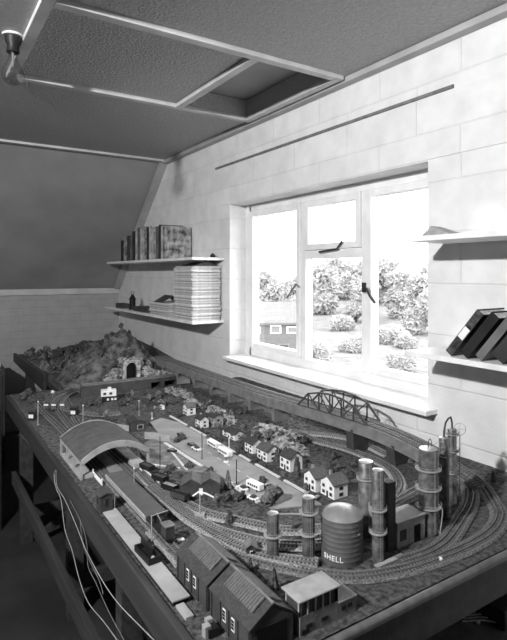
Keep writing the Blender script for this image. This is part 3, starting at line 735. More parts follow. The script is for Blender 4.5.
# goods shed with twin gables
x, y = G(201, 497); gs = thing('goods_shed', 'dark goods shed with two gabled grey roofs beside the road', 'goods shed', (x+.01, y+.02, Z0), -YAW+.1)
BX(-.062, .062, -.03, .035, 0, .046).build('walls', GREYD, gs)
for xx in (-.031, .031):
    q = MB(); q.prism([(xx-.034, .044), (xx, .064), (xx+.034, .044), (xx+.034, .047), (xx, .067), (xx-.034, .047)], -.034, .039); q.build('roof', SLATEL, gs)
    q = MB(); q.prism([(xx-.030, .045), (xx+.030, .045), (xx, .062)], -.03, .035); q.build('gable', GREYD, gs)
BX(-.006, .006, -.0315, -.03, .010, .032).build('door', HWHITE, gs)
# small buildings
hut('small grey railwaymen hut beside the ballasted tracks near the short tower', *G(251, 555), .026, .030, .026, .010, GREYD, GREY, name='lineside_hut', win=[('-y', 0, .014, .008, .010)], door=('-y', .006, .006, .018), rz=-.5)
hut('dark parcels office with grey roof behind the arched station roof', *G(136, 429), .070, .085, .045, .007, GREYD, SLATE, name='parcels_office', cat='office', win=[('-y', .012, .020, .030, .022)], win_mat=GREYL, rz=-.15)
def house(label, px, py, w_, d, h, rise, wall=HWHITE, roof=SLATE, rz=0, ridge='y', win=None, chim=True, name='model_house'):
    x, y = G(px, py, Z0)
    if win is None:
        win = [('-x', -d*.27, h*.72, d*.2, h*.24), ('-x', d*.27, h*.72, d*.2, h*.24), ('-x', -d*.27, h*.28, d*.2, h*.26), ('-x', d*.27, h*.28, d*.2, h*.26), ('-y', 0, h*.72, w_*.3, h*.24), ('-y', 0, h*.28, w_*.3, h*.26)]
    return hut(label, x+w_/2, y+d*.2, w_, d, h, rise, wall, roof, rz, name, 'model house', Z0, ridge, win, ('-x', 0, .007, h*.42), chim, group='model village houses', win_mat=WINF)
WINF = M('window_frame_grey', 150, .6, .05, 30)
house('mock tudor house with sloping grey roof, left of the tudor pair', 312, 491, .055, .062, .046, .022, roof=SLATEL, ridge='x')
house('mock tudor house with broad grey roof, nearest the tall towers', 330, 498, .060, .068, .046, .022, roof=SLATEL, ridge='x')
house('tall white house with dark roof beside a dark cypress', 287, 471, .058, .065, .048, .024, roof=GREYD)
house('semi-detached house with grey roof and white chimney beside the dark cypress', 264, 461, .058, .070, .040, .022, HWHITE, SLATEL)
house('semi-detached grey-roofed house on the left of the pair by the road', 250, 453, .055, .058, .038, .020, HWHITE, SLATE)
house('low white terraced cottages with dark roof behind the road', 231, 439, .045, .110, .026, .014, HWHITE, GREYD)
house('grey two-storey house with large windows right of the bright white cottage', 212, 427, .052, .055, .046, .014, GREYL, SLATE)
house('brightest white cottage with dark roof by the far pavement', 199, 428, .045, .052, .040, .016, HWHITE, GREYD)
house('white gabled cottage with dark hipped roof beyond the bright one', 186, 415, .048, .055, .040, .016, HWHITE, SLATEL, ridge='x')
house('small white bungalow with dark roof on the far green', 156, 410, .045, .045, .024, .010, HWHITE, GREYD)
# white flat roofed villa
x, y = G(108, 402); vl = thing('flat_roofed_villa', 'white flat-roofed villa with dark lower storey in front of the low viaduct', 'model house', (x+.02, y+.03, Z0), -.25, 'model village houses')
BX(-.045, .04, -.03, .03, 0, .032).build('lower_storey', DARK, vl); BX(-.05, .035, -.033, .03, .032, .064).build('upper_storey', HWHITE, vl); BX(-.012, .008, -.02, .01, .064, .078).build('chimney', HWHITE, vl)
for xx in (-.030, 0.004): BX(xx-.008, xx+.008, -.0345, -.033, .041, .055).build('window', GREYD, vl)
for xx in (-.012, .012, .03): BX(xx-.006, xx+.006, -.0315, -.03, .008, .020).build('window', HWHITE, vl)
# far cottages
COT = []
for i, (px, py, lb) in enumerate([(66, 361, 'dark far cottage with white window spots, left of two on the back board'), (74, 359, 'dark far cottage with white window spots, right of two on the back board'), (91, 362, 'pale far barn with grey roof below the hill ridge')]):
    x, y, z = GH(px, py+3); COT.append((x, y)); z += .02
    hut(lb, x, y, .08, .07, .028, .022, GREYL if i == 2 else GREYD, GREY if i == 2 else GREYD, -.3, 'far_cottage', 'model house', z-.01, 'x', [('-y', -.02, .018, .014, .016), ('-y', .02, .018, .014, .016)], None, False, group='far cottages')
# kiosks & signs at far left
for px, py, lb in ((33, 421, 'dark kiosk with a white notice at the far left table edge'), (75, 417, 'dark kiosk with a white notice beside the curving tracks')):
    x, y = G(px, py); t = thing('notice_kiosk', lb, 'kiosk', (x, y+.02, Z0), -.6)
    BX(-.017, .017, -.015, .015, 0, .045).build('body', DARK, t); BX(-.012, .012, -.0165, -.015, .014, .032).build('notice', HWHITE, t); BX(-.02, .02, -.018, .018, .045, .049).build('roof', GREYD, t)
for px, lb in ((46, 'left of three small white nameboards over the curved tracks'), (53.5, 'middle of three small white nameboards over the curved tracks'), (62, 'right of three small white nameboards over the curved tracks')):
    x, y = G(px, 411.5, Z0); t = thing('nameboard', lb, 'sign', (x, y, Z0), -.6, 'white nameboards')
    BX(-.012, .012, -.001, .001, .032, .040).build('board', HWHITE, t)
    for s in (-.009, .009): BX(s-.001, s+.001, .001, .003, 0, .040).build('post', GREY, t)
x, y = G(52.5, 399); t = thing('yard_lamp', 'bright round lamp in the dark corner behind the nameboards', 'lamp', (x, y, Z0))
MB().cyl(0, 0, 0, .035, .003, 8).build('post', GREY, t); MB().blob((0, 0, .042), .010, 2, 0).build('globe', HWHITE, t, True)
tag(BX(.765, 1.0, 3.80, 3.86, Z0, Z0+.045).build('boxed_tunnel', GREYD), 'low dark box-shaped tunnel where the far board begins', 'tunnel')
# hoardings
def board(label, px, py, w_, h, rz, mat=HWHITE, z=Z0):
    x, y = G(px, py, z); t = thing('hoarding', label, 'hoarding', (x, y, z), rz, 'pale hoardings by the station')
    BX(-w_/2, w_/2, -.001, .001, .003, h).build('panel', mat, t)
    for s in (-.4, .4): BX(w_*s-.001, w_*s+.001, .001, .003, 0, h).build('post', GREY, t)
board('pale hoarding left of the dark parcels office', 123, 431, .07, .030, -1.0, GREYL)
board('broad pale hoarding right of the dark parcels office', 152, 440, .07, .034, -.75, GREYL)
board('second broad pale hoarding behind the tall dark lamp post', 164, 442, .055, .032, -.75, GREYL)

# ============================================================ vehicles
def wheels(t, xs, ys, r):
    for xx in xs:
        for yy in ys: MB().lathe([(r, -.0014), (r, .0014)], n=12, mtx=Matrix.Translation((xx, yy, r)) @ Matrix.Rotation(math.pi/2, 4, 'Y')).build('wheel', DARK, t)
def car(label, px, py, rz, mat, L=.052, z=Z0+.004):
    x, y = G(px, py, z); t = thing('toy_car', label, 'toy car', (x, y, z), rz, 'toy vehicles on the road')
    q = MB(); q.prism([(-.010,.003),(.010,.003),(.010,.010),(-.010,.010)], -L/2, L/2); q.build('body', mat, t, bevel=.002)
    q = MB(); q.poly([(-.009,-L*.3,.010),(.009,-L*.3,.010),(.009,L*.25,.010),(-.009,L*.25,.010),(-.007,-L*.2,.0165),(.007,-L*.2,.0165),(.007,L*.12,.0165),(-.007,L*.12,.0165)],
        [(0,3,2,1),(4,5,6,7),(0,1,5,4),(1,2,6,5),(2,3,7,6),(3,0,4,7)]); q.build('cabin', GREYD if mat != DARK else GREY, t, bevel=.001)
    wheels(t, (-.009, .009), (-L*.3, L*.3), .0036)
def bus(label, px, py, rz, mat, L=.085, z=Z0+.004, h=.026):
    x, y = G(px, py, z); t = thing('toy_coach', label, 'toy coach', (x, y, z), rz, 'toy vehicles on the road')
    q = BX(-.013, .013, -L/2, L/2, .004, h); q.build('body', mat, t, bevel=.004)
    q = MB()
    for i in range(5):
        y0 = -L/2+.008+i*(L-.016)/5
        for s in (-1, 1): q.box(s*.013-.0004, s*.013+.0004, y0, y0+(L-.03)/5, h*.5, h*.78)
    q.build('windows', GREYD, t); wheels(t, (-.011, .011), (-L*.32, L*.3), .005)
bus('white coach waiting at the far side of the village road', 214, 447, 0, HWHITE)
bus('white coach just ahead of the other on the village road', 225, 455, 0, HWHITE)
bus('white streamlined coach parked by the round bush near the crossing', 255, 489, .15, HWHITE, .07)
car('white toy car on the village road beside the middle lamp post', 196.5, 450, .1, HWHITE)
car('dark toy car right behind the white one on the village road', 192, 446, .1, DARK)
car('white toy van parked at the yard-side kerb', 243, 490, .0, HWHITE, .045)
car('white toy car on the nearest end of the yard-side kerb', 253, 500, .3, HWHITE, .04)
car('dark toy car on the main road near the second coach', 181, 436, .0, DARK)
car('pale toy car near the big roadside bush and tall towers', 312, 497, .2, GREYL)
car('pale toy car in the middle of the village road near the big bush', 270, 489, .1, GREYL)
car('dark toy car parked in the station forecourt', 172, 452, .6, DARK, .04)
# traffic island sign
x, y = G(226, 463); t = thing('traffic_island', 'small white bollard island in the middle of the road', 'bollard', (x, y, Z0+.004))
MB().cyl(0, 0, 0, .003, .010, 14).build('base', HWHITE, t); MB().cyl(0, 0, .003, .022, .0015, 8).build('post', DARK, t); MB().cyl(0, 0, .022, .024, .008, 12).build('disc', HWHITE, t)
# wagons in the yard
def wagon(label, px, py, rz, mat, load=None, z=Z0+.014):
    x, y = G(px, py, z); t = thing('goods_wagon', label, 'wagon', (x, y, z), rz, 'goods wagons in the yard')
    q = MB(); q.box(-.014, .014, -.03, .03, .006, .010)
    for (a, b, c2, d) in ((-.014, -.0125, -.03, .03), (.0125, .014, -.03, .03), (-.0125, .0125, -.03, -.0285), (-.0125, .0125, .0285, .03)): q.box(a, b, c2, d, .010, .022)
    q.build('body', mat, t)
    if load: BX(-.012, .012, -.028, .028, .010, .019).build('load', load, t)
    wheels(t, (-.009, .009), (-.018, .018), .0055)
wagon('dark open goods wagon nearest the pale hoarding in the yard', 160, 481, .35, DARK, GREYD)
wagon('dark open goods wagon in the middle of the yard, with pale load', 170, 490, .4, DARK, BALL)
wagon('grey open wagon left of the twin-gabled goods shed', 180, 499, .45, GREYD, DARK)
wagon('dark wagon behind the platform awning', 147, 470, .25, DARK, GREYD)
tag(BX(*(lambda p: (p[0]-.01, p[0]+.012, p[1]-.008, p[1]+.008))(G(180, 541)), Z0, Z0+.006).build('white_crate', HWHITE, bevel=.002), 'small white crate right of the crane wagon', 'crate')

# ============================================================ oil depot
def ring(t, R, z, r_in):
    q = MB(); q.lathe([(r_in, z-.001), (R, z-.001), (R, z+.001), (r_in, z+.001)], n=28); o = q.build('walkway', GREYL, t)
    q = MB(); q.torus((0,0,z+.0095), R, .0006, 28, 4)
    for k in range(14): a = 2*math.pi*k/14; q.tube([(R*math.cos(a), R*math.sin(a), z), (R*math.cos(a), R*math.sin(a), z+.0095)], .0005, 4)
    q.build('railing', GREYL, o)
def tower(label, x, y, r, h, rings, mat=STEELD, cap=True, hook=False, R=1.55):
    t = thing('refinery_tower', label, 'oil tower', (x, y, Z0+.001), 0, 'oil depot towers')
    MB().lathe([(r*1.08, 0), (r*1.08, .006), (r, .006), (r, h-.003), (r*.9, h)], n=28).build('shell', mat, t, True)
    if cap: MB().lathe([(r*.95, h), (r*.95, h+.0015), (r*.6, h+.003), (r*.2, h+.004)], n=24).build('cap', DOMEP, t, True)
    for z in rings: ring(t, r*R, z, r)
    q = MB()
    for s in (-.003, .003): q.tube([(s-r*.3, -r*1.12, .005), (s-r*.3, -r*1.12, h)], .0005, 4)
    for k in range(int(h/.008)): q.tube([(-.003-r*.3, -r*1.12, .008+k*.008), (.003-r*.3, -r*1.12, .008+k*.008)], .0004, 4)
    q.build('ladder', GREYL, t)
    if hook:
        q = MB(); q.tube([(0, 0, h+.002), (0, 0, h+.018), (.003, 0, h+.025), (.009, 0, h+.027), (.014, 0, h+.02), (.016, 0, h+.005)], .0013, 6); q.build('vent_pipe', GREYD, t, True)
    return t
tower('short dark tower with one walkway, leftmost of the oil depot', .786, 1.126, .0155, .118, [.062])
tower('dark tower with two walkways just left of the big round tank', .8645, 1.075, .0165, .160, [.067, .122])
tower('slim tower with two walkways just right of the big round tank', 1.013, .972, .0150, .234, [.073, .132], STEEL)
tower('wide tower with silver top directly behind the slim one', 1.084, 1.086, .0215, .208, [.16], STEEL, R=1.25)
tower('widest steel tower with three walkways and hooked vent pipe', 1.245, .998, .0270, .240, [.075, .128, .183], STEEL, hook=True, R=1.35)
tower('slim tall tower between the widest one and the white wall', 1.357, 1.029, .0150, .244, [.19], STEELD, R=1.3)
tower('slim tall tower farthest right, nearest the white wall', 1.464, 1.079, .0140, .241, [.10, .17, .225], STEELD, R=1.5)
q = MB(); q.tube([(1.357, 1.029, 1.047), (1.357, 1.029, 1.065), (1.375, 1.037, 1.086), (1.41, 1.054, 1.09), (1.445, 1.07, 1.086), (1.462, 1.078, 1.065), (1.464, 1.079, 1.045)], .0028, 8)
tag(q.build('looped_pipe', GREYD, smooth=True), 'dark looped pipe joining the tops of the two slim right-hand towers', 'pipe')
for (x, y, z, r, lb) in [(1.325, 1.02, 1.025, .017, 'thin wire hoop at the top left of the slim tall tower'), (1.505, 1.08, 1.035, .020, 'thin wire hoop at the top right of the farthest tower')]:
    t = thing('hand_wheel', lb, 'wire hoop', (x, y, z), -YAW); MB().torus((0,0,0), r, .0008, 24, 4, 'xz').build('hoop', GREYL, t)
    MB().tube([(-r, 0, 0), (r, 0, 0)], .0006, 4).build('spoke', GREYL, t); MB().tube([(0, 0, -r), (0, 0, r)], .0006, 4).build('spoke', GREYL, t)
t = thing('slender_mast', 'slender pale mast standing right of the farthest tower', 'mast', (1.505, 1.08, Z0+.001)); MB().cyl(0, 0, 0, .215, .0013, 6).build('pole', GREYL, t); MB().cyl(0, 0, 0, .016, .005, 8).build('foot', GREYL, t)
tag(BX(1.062, 1.092, .982, 1.012, Z0+.001, .985).build('square_shaft', GREYD, bevel=.001), 'dark square shaft between the slim tower and the white office', 'shaft')
tag(BX(.985, 1.085, .944, .958, Z0, Z0+.003).build('concrete_pad', GREYL), 'pale concrete pad at the foot of the slim tower', 'pad')
q = MB(); q.tube([(.790, 1.122, .917), (.83, 1.10, .917), (.848, 1.085, .917)], .0022, 6); tag(q.build('crossing_pipe', GREYL), 'pale pipe joining the two towers left of the round tank', 'pipe')
q = MB(); q.tube([(1.013, .985, .90), (1.04, 1.03, .90), (1.08, 1.07, .90)], .0018, 6); tag(q.build('crossing_pipe', GREYL), 'thin pipe linking the slim tower and the wide tower behind it', 'pipe')
q = MB(); q.tube([(1.255, .966, Z0+.001), (1.262, .962, .86), (1.262, .962, .875), (1.255, .972, .882)], .0016, 6); tag(q.build('drain_pipe', GREYL), 'pale bent pipe down the right side of the widest tower', 'pipe')
# round tank with lettering
tk = thing('storage_tank', 'big dark round storage tank with silver domed top and white SHELL lettering', 'oil tank', (.946, 1.0356, Z0+.001))
R = .0545; h = .111
prof = [(R, 0)]
for k in range(1, 9): z = h*k/9; prof += [(R, z-.0006), (R+.0003, z), (R, z+.0006)]
prof += [(R, h)]
MB().lathe(prof, n=56).build('shell', TANKP, tk, True)
MB().lathe([(R+.001, h), (R+.001, h+.002), (R*.92, h+.007), (R*.75, h+.014), (R*.5, h+.020), (R*.25, h+.0235), (.001, h+.0245)], n=56).build('dome', DOMEP, tk, True)
cu = bpy.data.curves.new('txt', 'FONT'); cu.body = 'SHELL'; cu.size = .0190; cu.extrude = .0004; cu.align_x = 'CENTER'; cu.offset = .0002; cu.space_character = 1.12
to = bpy.data.objects.new('txt', cu); COL.objects.link(to); bpy.context.view_layer.update()
me = bpy.data.meshes.new_from_object(to.evaluated_get(bpy.context.evaluated_depsgraph_get())); bpy.data.objects.remove(to)
a0 = math.atan2(-1.0356, -.946)-math.radians(26)      # bearing of the lettering round the shell
for v_ in me.vertices:
    a = a0+v_.co.x/R; rr = R+.0012+v_.co.z
    v_.co = (rr*math.cos(a), rr*math.sin(a), .012+v_.co.y)
me.materials.append(HWHITE); lo = bpy.data.objects.new('lettering', me); COL.objects.link(lo); lo.parent = tk; tag(lo, 'white SHELL lettering')
BX(.005, .012, -R-.0012, -R+.002, .075, .078).build('plate', GREYL, tk)
# office
of = thing('depot_office', 'pale flat-roofed office with dark doorway between the towers', 'office', (1.152, 1.012, Z0+.001))
BX(-.056, .056, -.032, .032, 0, .067).build('walls', GREYL, of); BX(-.059, .059, -.035, .035, .067, .071).build('roof', PLATF, of)
BX(.012, .036, -.034, -.032, 0, .046).build('door', BLACK, of); BX(-.045, -.022, -.034, -.032, .018, .046).build('window', GREYD, of)
tag(BX(*(lambda p: (p[0]-.014, p[0]+.014, p[1]-.006, p[1]+.006))(G(297, 531)), Z0+.001, Z0+.022).build('relay_cabinet', GREYD), 'small dark cabinet beside the tower left of the tank', 'cabinet')
tag(MB().blob((*G(440.5, 562), Z0+.008), .006, 2, .2).build('point_lever', HWHITE), 'small white lever knob beside the front curve of track', 'lever')

# ============================================================ trees
def conifer(px, py, h, r, label, mat=LEAF, z=None, name='model_conifer'):
    x, y, z = GH(px, py)
    t = thing(name, label, 'model tree', (x, y, z-.001), random.random()*6, 'model trees')
    MB().cyl(0, 0, 0, h*.5, max(.0012, r*.1), 6).build('trunk', BARK, t)
    q = MB(); L = 6; n = 14
    for k in range(L):
        z0 = h*(.12+.8*k/L); rr = r*(1-.85*k/L); z1 = z0+h*.28
        pts = [(0, 0, min(h, z1))]+[((rr*(1 if i % 2 else .6)*random.uniform(.8, 1.1))*math.cos(6.283*i/n), (rr*(1 if i % 2 else .6))*math.sin(6.283*i/n), z0+random.uniform(-.02, .02)*h) for i in range(n)]
        q.poly(pts, [(0, i+1, (i+1) % n+1) for i in range(n)]+[tuple(range(n, 0, -1))])
    q.build('foliage', mat, t)
def bush(px, py, h, r, label, mat=LEAF, z=None, col=False, name='model_tree'):
    x, y, z = GH(px, py)
    t = thing(name, label, 'model tree', (x, y, z-.001), random.random()*6, 'model trees')
    MB().cyl(0, 0, 0, h*.5, max(.0012, r*.09), 6).build('trunk', BARK, t)
    q = MB()
    if col:
        for k in range(5): q.blob((0, 0, h*(.2+.16*k)), r*(1-.13*k), 2, .5, 4, (1, 1, 1.3), k)
    else:
        for k in range(7):
            a = random.random()*6.28; rr = r*random.uniform(.1, .55)
            q.blob((rr*math.cos(a), rr*math.sin(a), h*random.uniform(.35, .8)), r*random.uniform(.42, .6), 2, .8, 4, seed=k)
    q.build('foliage', mat, t)
random.seed(11)
conifer(228, 489, .07, .020, 'pointed fir right of the twin-gabled goods shed', LEAFL)
conifer(230, 524, .045, .020, 'wide fir between the two curved yard tracks', LEAF)
conifer(274, 592, .062, .018, 'small fir between the nearer shed roof and the flat-roofed cabin')
conifer(250, 572, .040, .014, 'low fir beside the shed roof ridge')
conifer(411, 463, .040, .016, 'pale fir under the curve of the elevated deck', LEAFL)
conifer(493, 484, .055, .012, 'small fir against the white wall at the far right')
bush(297, 478, .085, .016, 'dark cypress column right of the tall white house', LEAF, col=True)
bush(277, 465, .065, .014, 'dark cypress column between the semi-detached pair and the tall white house', LEAF, col=True)
bush(241, 450, .060, .014, 'dark cypress column left of the semi-detached pair', LEAF, col=True)
bush(272, 506, .060, .036, 'large round bushy tree by the road above the short tower', LEAFL)
bush(262, 484, .026, .018, 'small round dark bush on the road near the parked coach', LEAF)
bush(238, 500, .020, .020, 'low bush on the bank beside the road lamp post', LEAF)
bush(216, 501, .018, .016, 'low bush right of the twin-gabled goods shed', LEAFL)
bush(334, 473, .050, .026, 'round tree behind the tudor houses', LEAF)
bush(348, 478, .035, .020, 'smaller round tree behind the right tudor house', LEAF)
bush(268, 440, .050, .026, 'pale bushy tree left of the rocky mound', LEAFL)
bush(281, 440, .045, .018, 'dark bush on the left edge of the rocky mound', LEAF)
bush(254, 438, .040, .020, 'pale tree behind the semi-detached pair', LEAFL)
bush(182, 440, .026, .022, 'dark round bush on the station forecourt roundabout', LEAF)
bush(176, 443, .022, .018, 'dark low bush beside the forecourt kerb', LEAF)
bush(170, 470, .018, .024, 'dark low hedge behind the yard wagons', LEAF)
bush(163, 475, .018, .022, 'dark low hedge at the foot of the tall lamp post', LEAF)
bush(188, 468, .018, .022, 'dark low hedge by the goods shed roofs', LEAF)
bush(178, 418, .040, .018, 'dark tree left of the white gabled cottage', LEAF)
bush(194, 411, .040, .018, 'dark tree behind the white gabled cottage', LEAF)
bush(204, 432, .020, .014, 'dark bush between the bright cottage and the grey house', LEAF)
bush(222, 425, .040, .018, 'tree behind the low terraced cottages', LEAFL)
bush(168, 405, .045, .022, 'dark tree beyond the small white bungalow', LEAF)
bush(159, 398, .045, .022, 'round tree in front of the low viaduct openings', LEAFL)
bush(146, 402, .030, .018, 'dark bush left of the small white bungalow', LEAF)
bush(122, 407, .028, .018, 'dark bush right of the flat-roofed villa', LEAF)
bush(97, 405, .030, .020, 'dark bush left of the flat-roofed villa', LEAF)
bush(127, 397, .026, .018, 'dark bush under the low viaduct', LEAF)
bush(22, 401, .045, .030, 'dark bushy tree at the far left corner of the near board', LEAF)
bush(30, 404, .040, .026, 'second dark bushy tree beside the corner one', LEAF)
bush(28, 397, .050, .026, 'dark tree at the back of the corner clump', LEAF)
for i, (px, py, h, lb) in enumerate([(47, 350, .06, 'pale bushy tree at the back edge of the far board'), (60, 352, .05, 'dark tree at the back edge, right of the pale one'), (72, 349, .06, 'dark tree behind the far cottages'), (83, 348, .07, 'dark tree behind the pale far barn'),
        (92, 347, .05, 'dark tree on the skyline left of the hill'), (103, 344, .07, 'dark tree on the skyline nearest the hill'), (99, 354, .06, 'dark tree on the slope beside the pale barn'), (60, 365, .03, 'low bush in front of the far cottages'), (38, 356, .03, 'low bush on the far board edge'), (78, 366, .03, 'low bush under the pale far barn')]):
    bush(px, py+3, h, .042 if py < 353 else .03, lb, LEAFL if i == 0 else LEAF)
x0 = hillh(1.16, 3.86)
for i, (x, y, h, lb) in enumerate([(1.20, 3.9, .05, 'dark bush on the left shoulder of the rocky hill'), (1.32, 3.90, .05, 'thin tree on the summit of the rocky hill'), (1.10, 3.75, .03, 'low bush halfway down the rocky hill')]):
    t = thing('model_tree', lb, 'model tree', (x, y, hillh(x, y)-.008), 0, 'model trees'); MB().cyl(0, 0, 0, h*.6, .002, 6).build('trunk', BARK, t)
    q = MB(); [q.blob((random.uniform(-.01, .01), random.uniform(-.01, .01), h*(.5+.15*k)), .016, 2, .7, 4, seed=k) for k in range(3)]; q.build('foliage', LEAF, t)

protos = []
for k in range(4):
    q = MB()
    for j in range(4): q.blob((random.uniform(-.008, .008), random.uniform(-.008, .008), .006+.004*j), .009, 2, .8, 4, seed=k*5+j)
    o = q.build('shrub', [LEAF, LEAFL, LEAF, LEAF][k]); protos.append(o)
used_p = set()
def scatter(n, fx, lab, grp, cat='model shrub', smin=.7, smax=1.4, hf=None):
    for i in range(n):
        k = random.randrange(4); x, y = fx()
        o = protos[k] if k not in used_p else protos[k].copy()
        if k in used_p: COL.objects.link(o)
        used_p.add(k)
        sc_ = random.uniform(smin, smax); o.location = (x, y, (hf or H)(x, y)); o.scale = (sc_, sc_, sc_*random.uniform(.7, 1.2)); o.rotation_euler = (0, 0, random.uniform(0, 6.3))
        o['label'] = lab; o['category'] = cat; o['group'] = grp
scatter(60, lambda: (random.uniform(1.20, 1.42), random.uniform(1.45, 3.1)), 'small shrub in the gardens between the road houses and the viaduct', 'garden shrubs behind the road houses')
scatter(26, lambda: (1.132+random.uniform(-.004, .008), random.uniform(1.4, 2.6)), 'small hedge shrub along the pavement in front of the road houses', 'hedge along the houses side pavement', smin=.5, smax=.8)
scatter(40, lambda: (random.uniform(.80, 1.25), random.uniform(2.55, 3.12)), 'small shrub on the green between the station and the low viaduct', 'shrubs on the far green')
scatter(22, lambda: (random.uniform(.79, .92), random.uniform(1.45, 1.78)), 'small shrub on the bank between the yard and the road', 'shrubs on the yard bank', smin=.5, smax=1)
def scrubpos():
    while True:
        x, y = random.uniform(.80, 1.35), random.uniform(4.0, 5.15)
        if all(not (abs(x-a-(b-y)*.25*(y < b)) < .09 and y > b-.6 and y < b+.06) for a, b in COT): return x, y
scatter(70, scrubpos, 'low dark scrub bush on the far board behind the hill', 'scrub on the far board', smin=1.2, smax=2.4, hf=lambda x, y: max(H(x, y), hillh(x, y)))
scatter(45, lambda: (random.uniform(.85, 1.65), random.uniform(3.5, 4.2)), 'low bush clinging to the slopes of the rocky hill', 'bushes on the hill slopes', smin=.9, smax=2, hf=lambda x, y: max(H(x, y), hillh(x, y))-.004)

# ============================================================ SHELVES
def shelf(label, y0, y1, z, d=.25, th=.02, brs=(), name='wall_shelf'):
    t = thing(name, label, 'shelf', (XW, y0, z-th)); BX(-d, 0, 0, y1-y0, 0, th).build('board', SHELFM, t, bevel=.002)
    for b in brs:
        q = MB(); q.box(-.012, 0, b-.012, b+.012, -.20, 0); q.box(-d*.8, -.012, b-.008, b+.008, -.012, 0)
        q.tube([(-d*.7, b, -.012), (-d*.45, b, -.035), (-.06, b, -.10), (-.012, b, -.17)], .008, 6); q.build('bracket', SHELFM, t)
    return t
shelf('white wall shelf holding the row of upright books left of the window', 3.25, 5.17, 1.66, brs=())
shelf('lower white wall shelf holding magazine stacks left of the window', 3.25, 5.25, 1.215, brs=())
shelf('upper white wall shelf right of the window', .2, 1.385, 1.69, brs=())
shelf('lower white wall shelf with leaning books right of the window', .2, 1.39, 1.25, brs=())
struct(BX(XW-.02, XW, .98, 1.02, .95, 1.66).build('trim_13', SHELFM))
def cover(name, a, b, sc): return M(name, b, .6, .1, sc, lo=a)
CV = [cover('cover_pattern_%d' % i, a, b, s) for i, (a, b, s) in enumerate([(30, 90, 40), (70, 190, 30), (120, 205, 25), (40, 70, 8), (150, 220, 20), (55, 190, 22), (90, 130, 10), (25, 45, 10)])]
def book(label, loc, th, hgt, d, mat, lean=0, group='', grp_cat='book', rz=0, band=None):
    """spine faces -X; thickness along Y"""
    t = thing('book', label, grp_cat, loc, rz, group)
    t.rotation_euler = (lean, 0, rz)
    q = MB(); q.box(0, d, 0, .003, 0, hgt); q.box(0, d, th-.003, th, 0, hgt); q.box(0, .004, .003, th-.003, 0, hgt); q.build('cover', mat, t)
    BX(.004, d-.004, .003, th-.003, .003, hgt-.004).build('pages', PAPER, t)
    if band: BX(-.0008, 0, .003, th-.003, hgt*band[0], hgt*band[1]).build('spine_label', HWHITE, t)
    return t
random.seed(5)
desc = ['patterned annual with its flower-like cover facing out, nearest end of the row', 'thin pale book next to the patterned annual', 'thin dark book second along from the patterned annual', 'mid-grey book third along from the patterned annual', 'tall pale-spined book fourth along from the patterned annual',
 'thick pale book in the middle of the upright row', 'thin dark book left of the thick pale one', 'speckled book near the middle of the upright row', 'tall pale book left of the middle of the row', 'grey book between two pale spines further left', 'thin white-spined book in the left half of the row',
 'dark book bordering the leaning ones', 'thin grey book beside the leaning ones', 'speckled dark book leaning left at the far end', 'dark mottled book leaning at the far end', 'last dark book of the upright row by the sloping ceiling']
y = 3.745
for i, dn in enumerate(desc):
    th = [.035, .03, .04, .05, .055, .07, .045, .06, .07, .06, .04, .07, .05, .07, .08, .07][i]
    hgt = [.235, .24, .25, .24, .245, .26, .25, .26, .25, .26, .24, .24, .20, .21, .20, .18][i]
    mat = CV[[5, 4, 3, 6, 2, 4, 3, 1, 4, 6, 4, 3, 6, 0, 5, 3][i]]
    book(dn, (1.602, y, 1.6605), th*1.08, hgt*1.07, .225 if i == 0 else .19, mat, 0 if i < 13 else -.0, 'upright books on the left shelf'); y += th*1.08+.004
tag(MB().blob((1.80, 3.34, 1.676), .018, 2, .5, 3).build('small_ornament', DARK), 'small dark ornament at the window end of the upper left shelf', 'ornament')
# magazines
def mags(n, y0, ztop, group, lab, ln=.30, wd=.225, z0=1.2155, x0=1.60):
    z = z0; th = (ztop-z0)/n
    proto = None
    for i in range(n):
        g_ = [200, 172, 218, 158, 208, 226, 186][i % 7]
        m_ = M('magazine_paper_%d' % (i % 7), g_, .7, .08, 40)
        o = BX(0, wd, 0, ln, 0, th*.92).build('magazine', m_, bevel=.001) if i < 7 or True else None
        o.location = (x0+random.uniform(0, .008), y0+random.uniform(-.008, .008), z); o.rotation_euler = (0, 0, random.uniform(-.02, .02))
        tag(o, lab, 'magazine', group); z += th
mags(44, 3.275, 1.60, 'tall stack of magazines', 'magazine in the tall stack reaching up to the upper shelf')
mags(13, 3.72, 1.315, 'short stack of magazines', 'magazine in the short stack left of the tall one', .34)
o = MB(); o.prism([(0, 0), (.20, 0), (.10, .028)], 0, .22, Matrix.Translation((1.62, 3.28, 1.602))); tag(o.build('dark_wedge', DARK), 'dark wedge topping the tall stack under the shelf', 'magazine')  # dark wedge-shaped prism on top of the tall stack
o = MB(); o.prism([(0, 0), (.008, 0), (.10, .045), (.19, 0), (.20, 0), (.10, .055)], 0, .16, Matrix.Translation((1.62, 3.86, 1.316))); tag(o.build('open_book', GREYD), 'dark open book standing like a tent on the short magazine stack', 'book')
t = thing('small_lantern', 'small dark lantern on the lower left shelf', 'lantern', (1.66, 4.62, 1.2155))
MB().lathe([(.035, 0), (.035, .01), (.028, .015), (.028, .09), (.034, .095), (.012, .13), (.006, .14)], n=16).build('body', DARK, t, True); MB().torus((0, 0, .15), .014, .003, 14, 5, 'xz').build('handle', DARK, t)
tag(BX(1.62, 1.78, 4.15, 4.5, 1.2155, 1.255).build('flat_box', GREYD, bevel=.003), 'flat dark box between the lantern and the short stack', 'box')
tag(BX(1.62, 1.70, 4.8, 4.98, 1.2155, 1.26).build('small_box', GREYD, bevel=.003), 'small dark box at the far end of the lower left shelf', 'box')
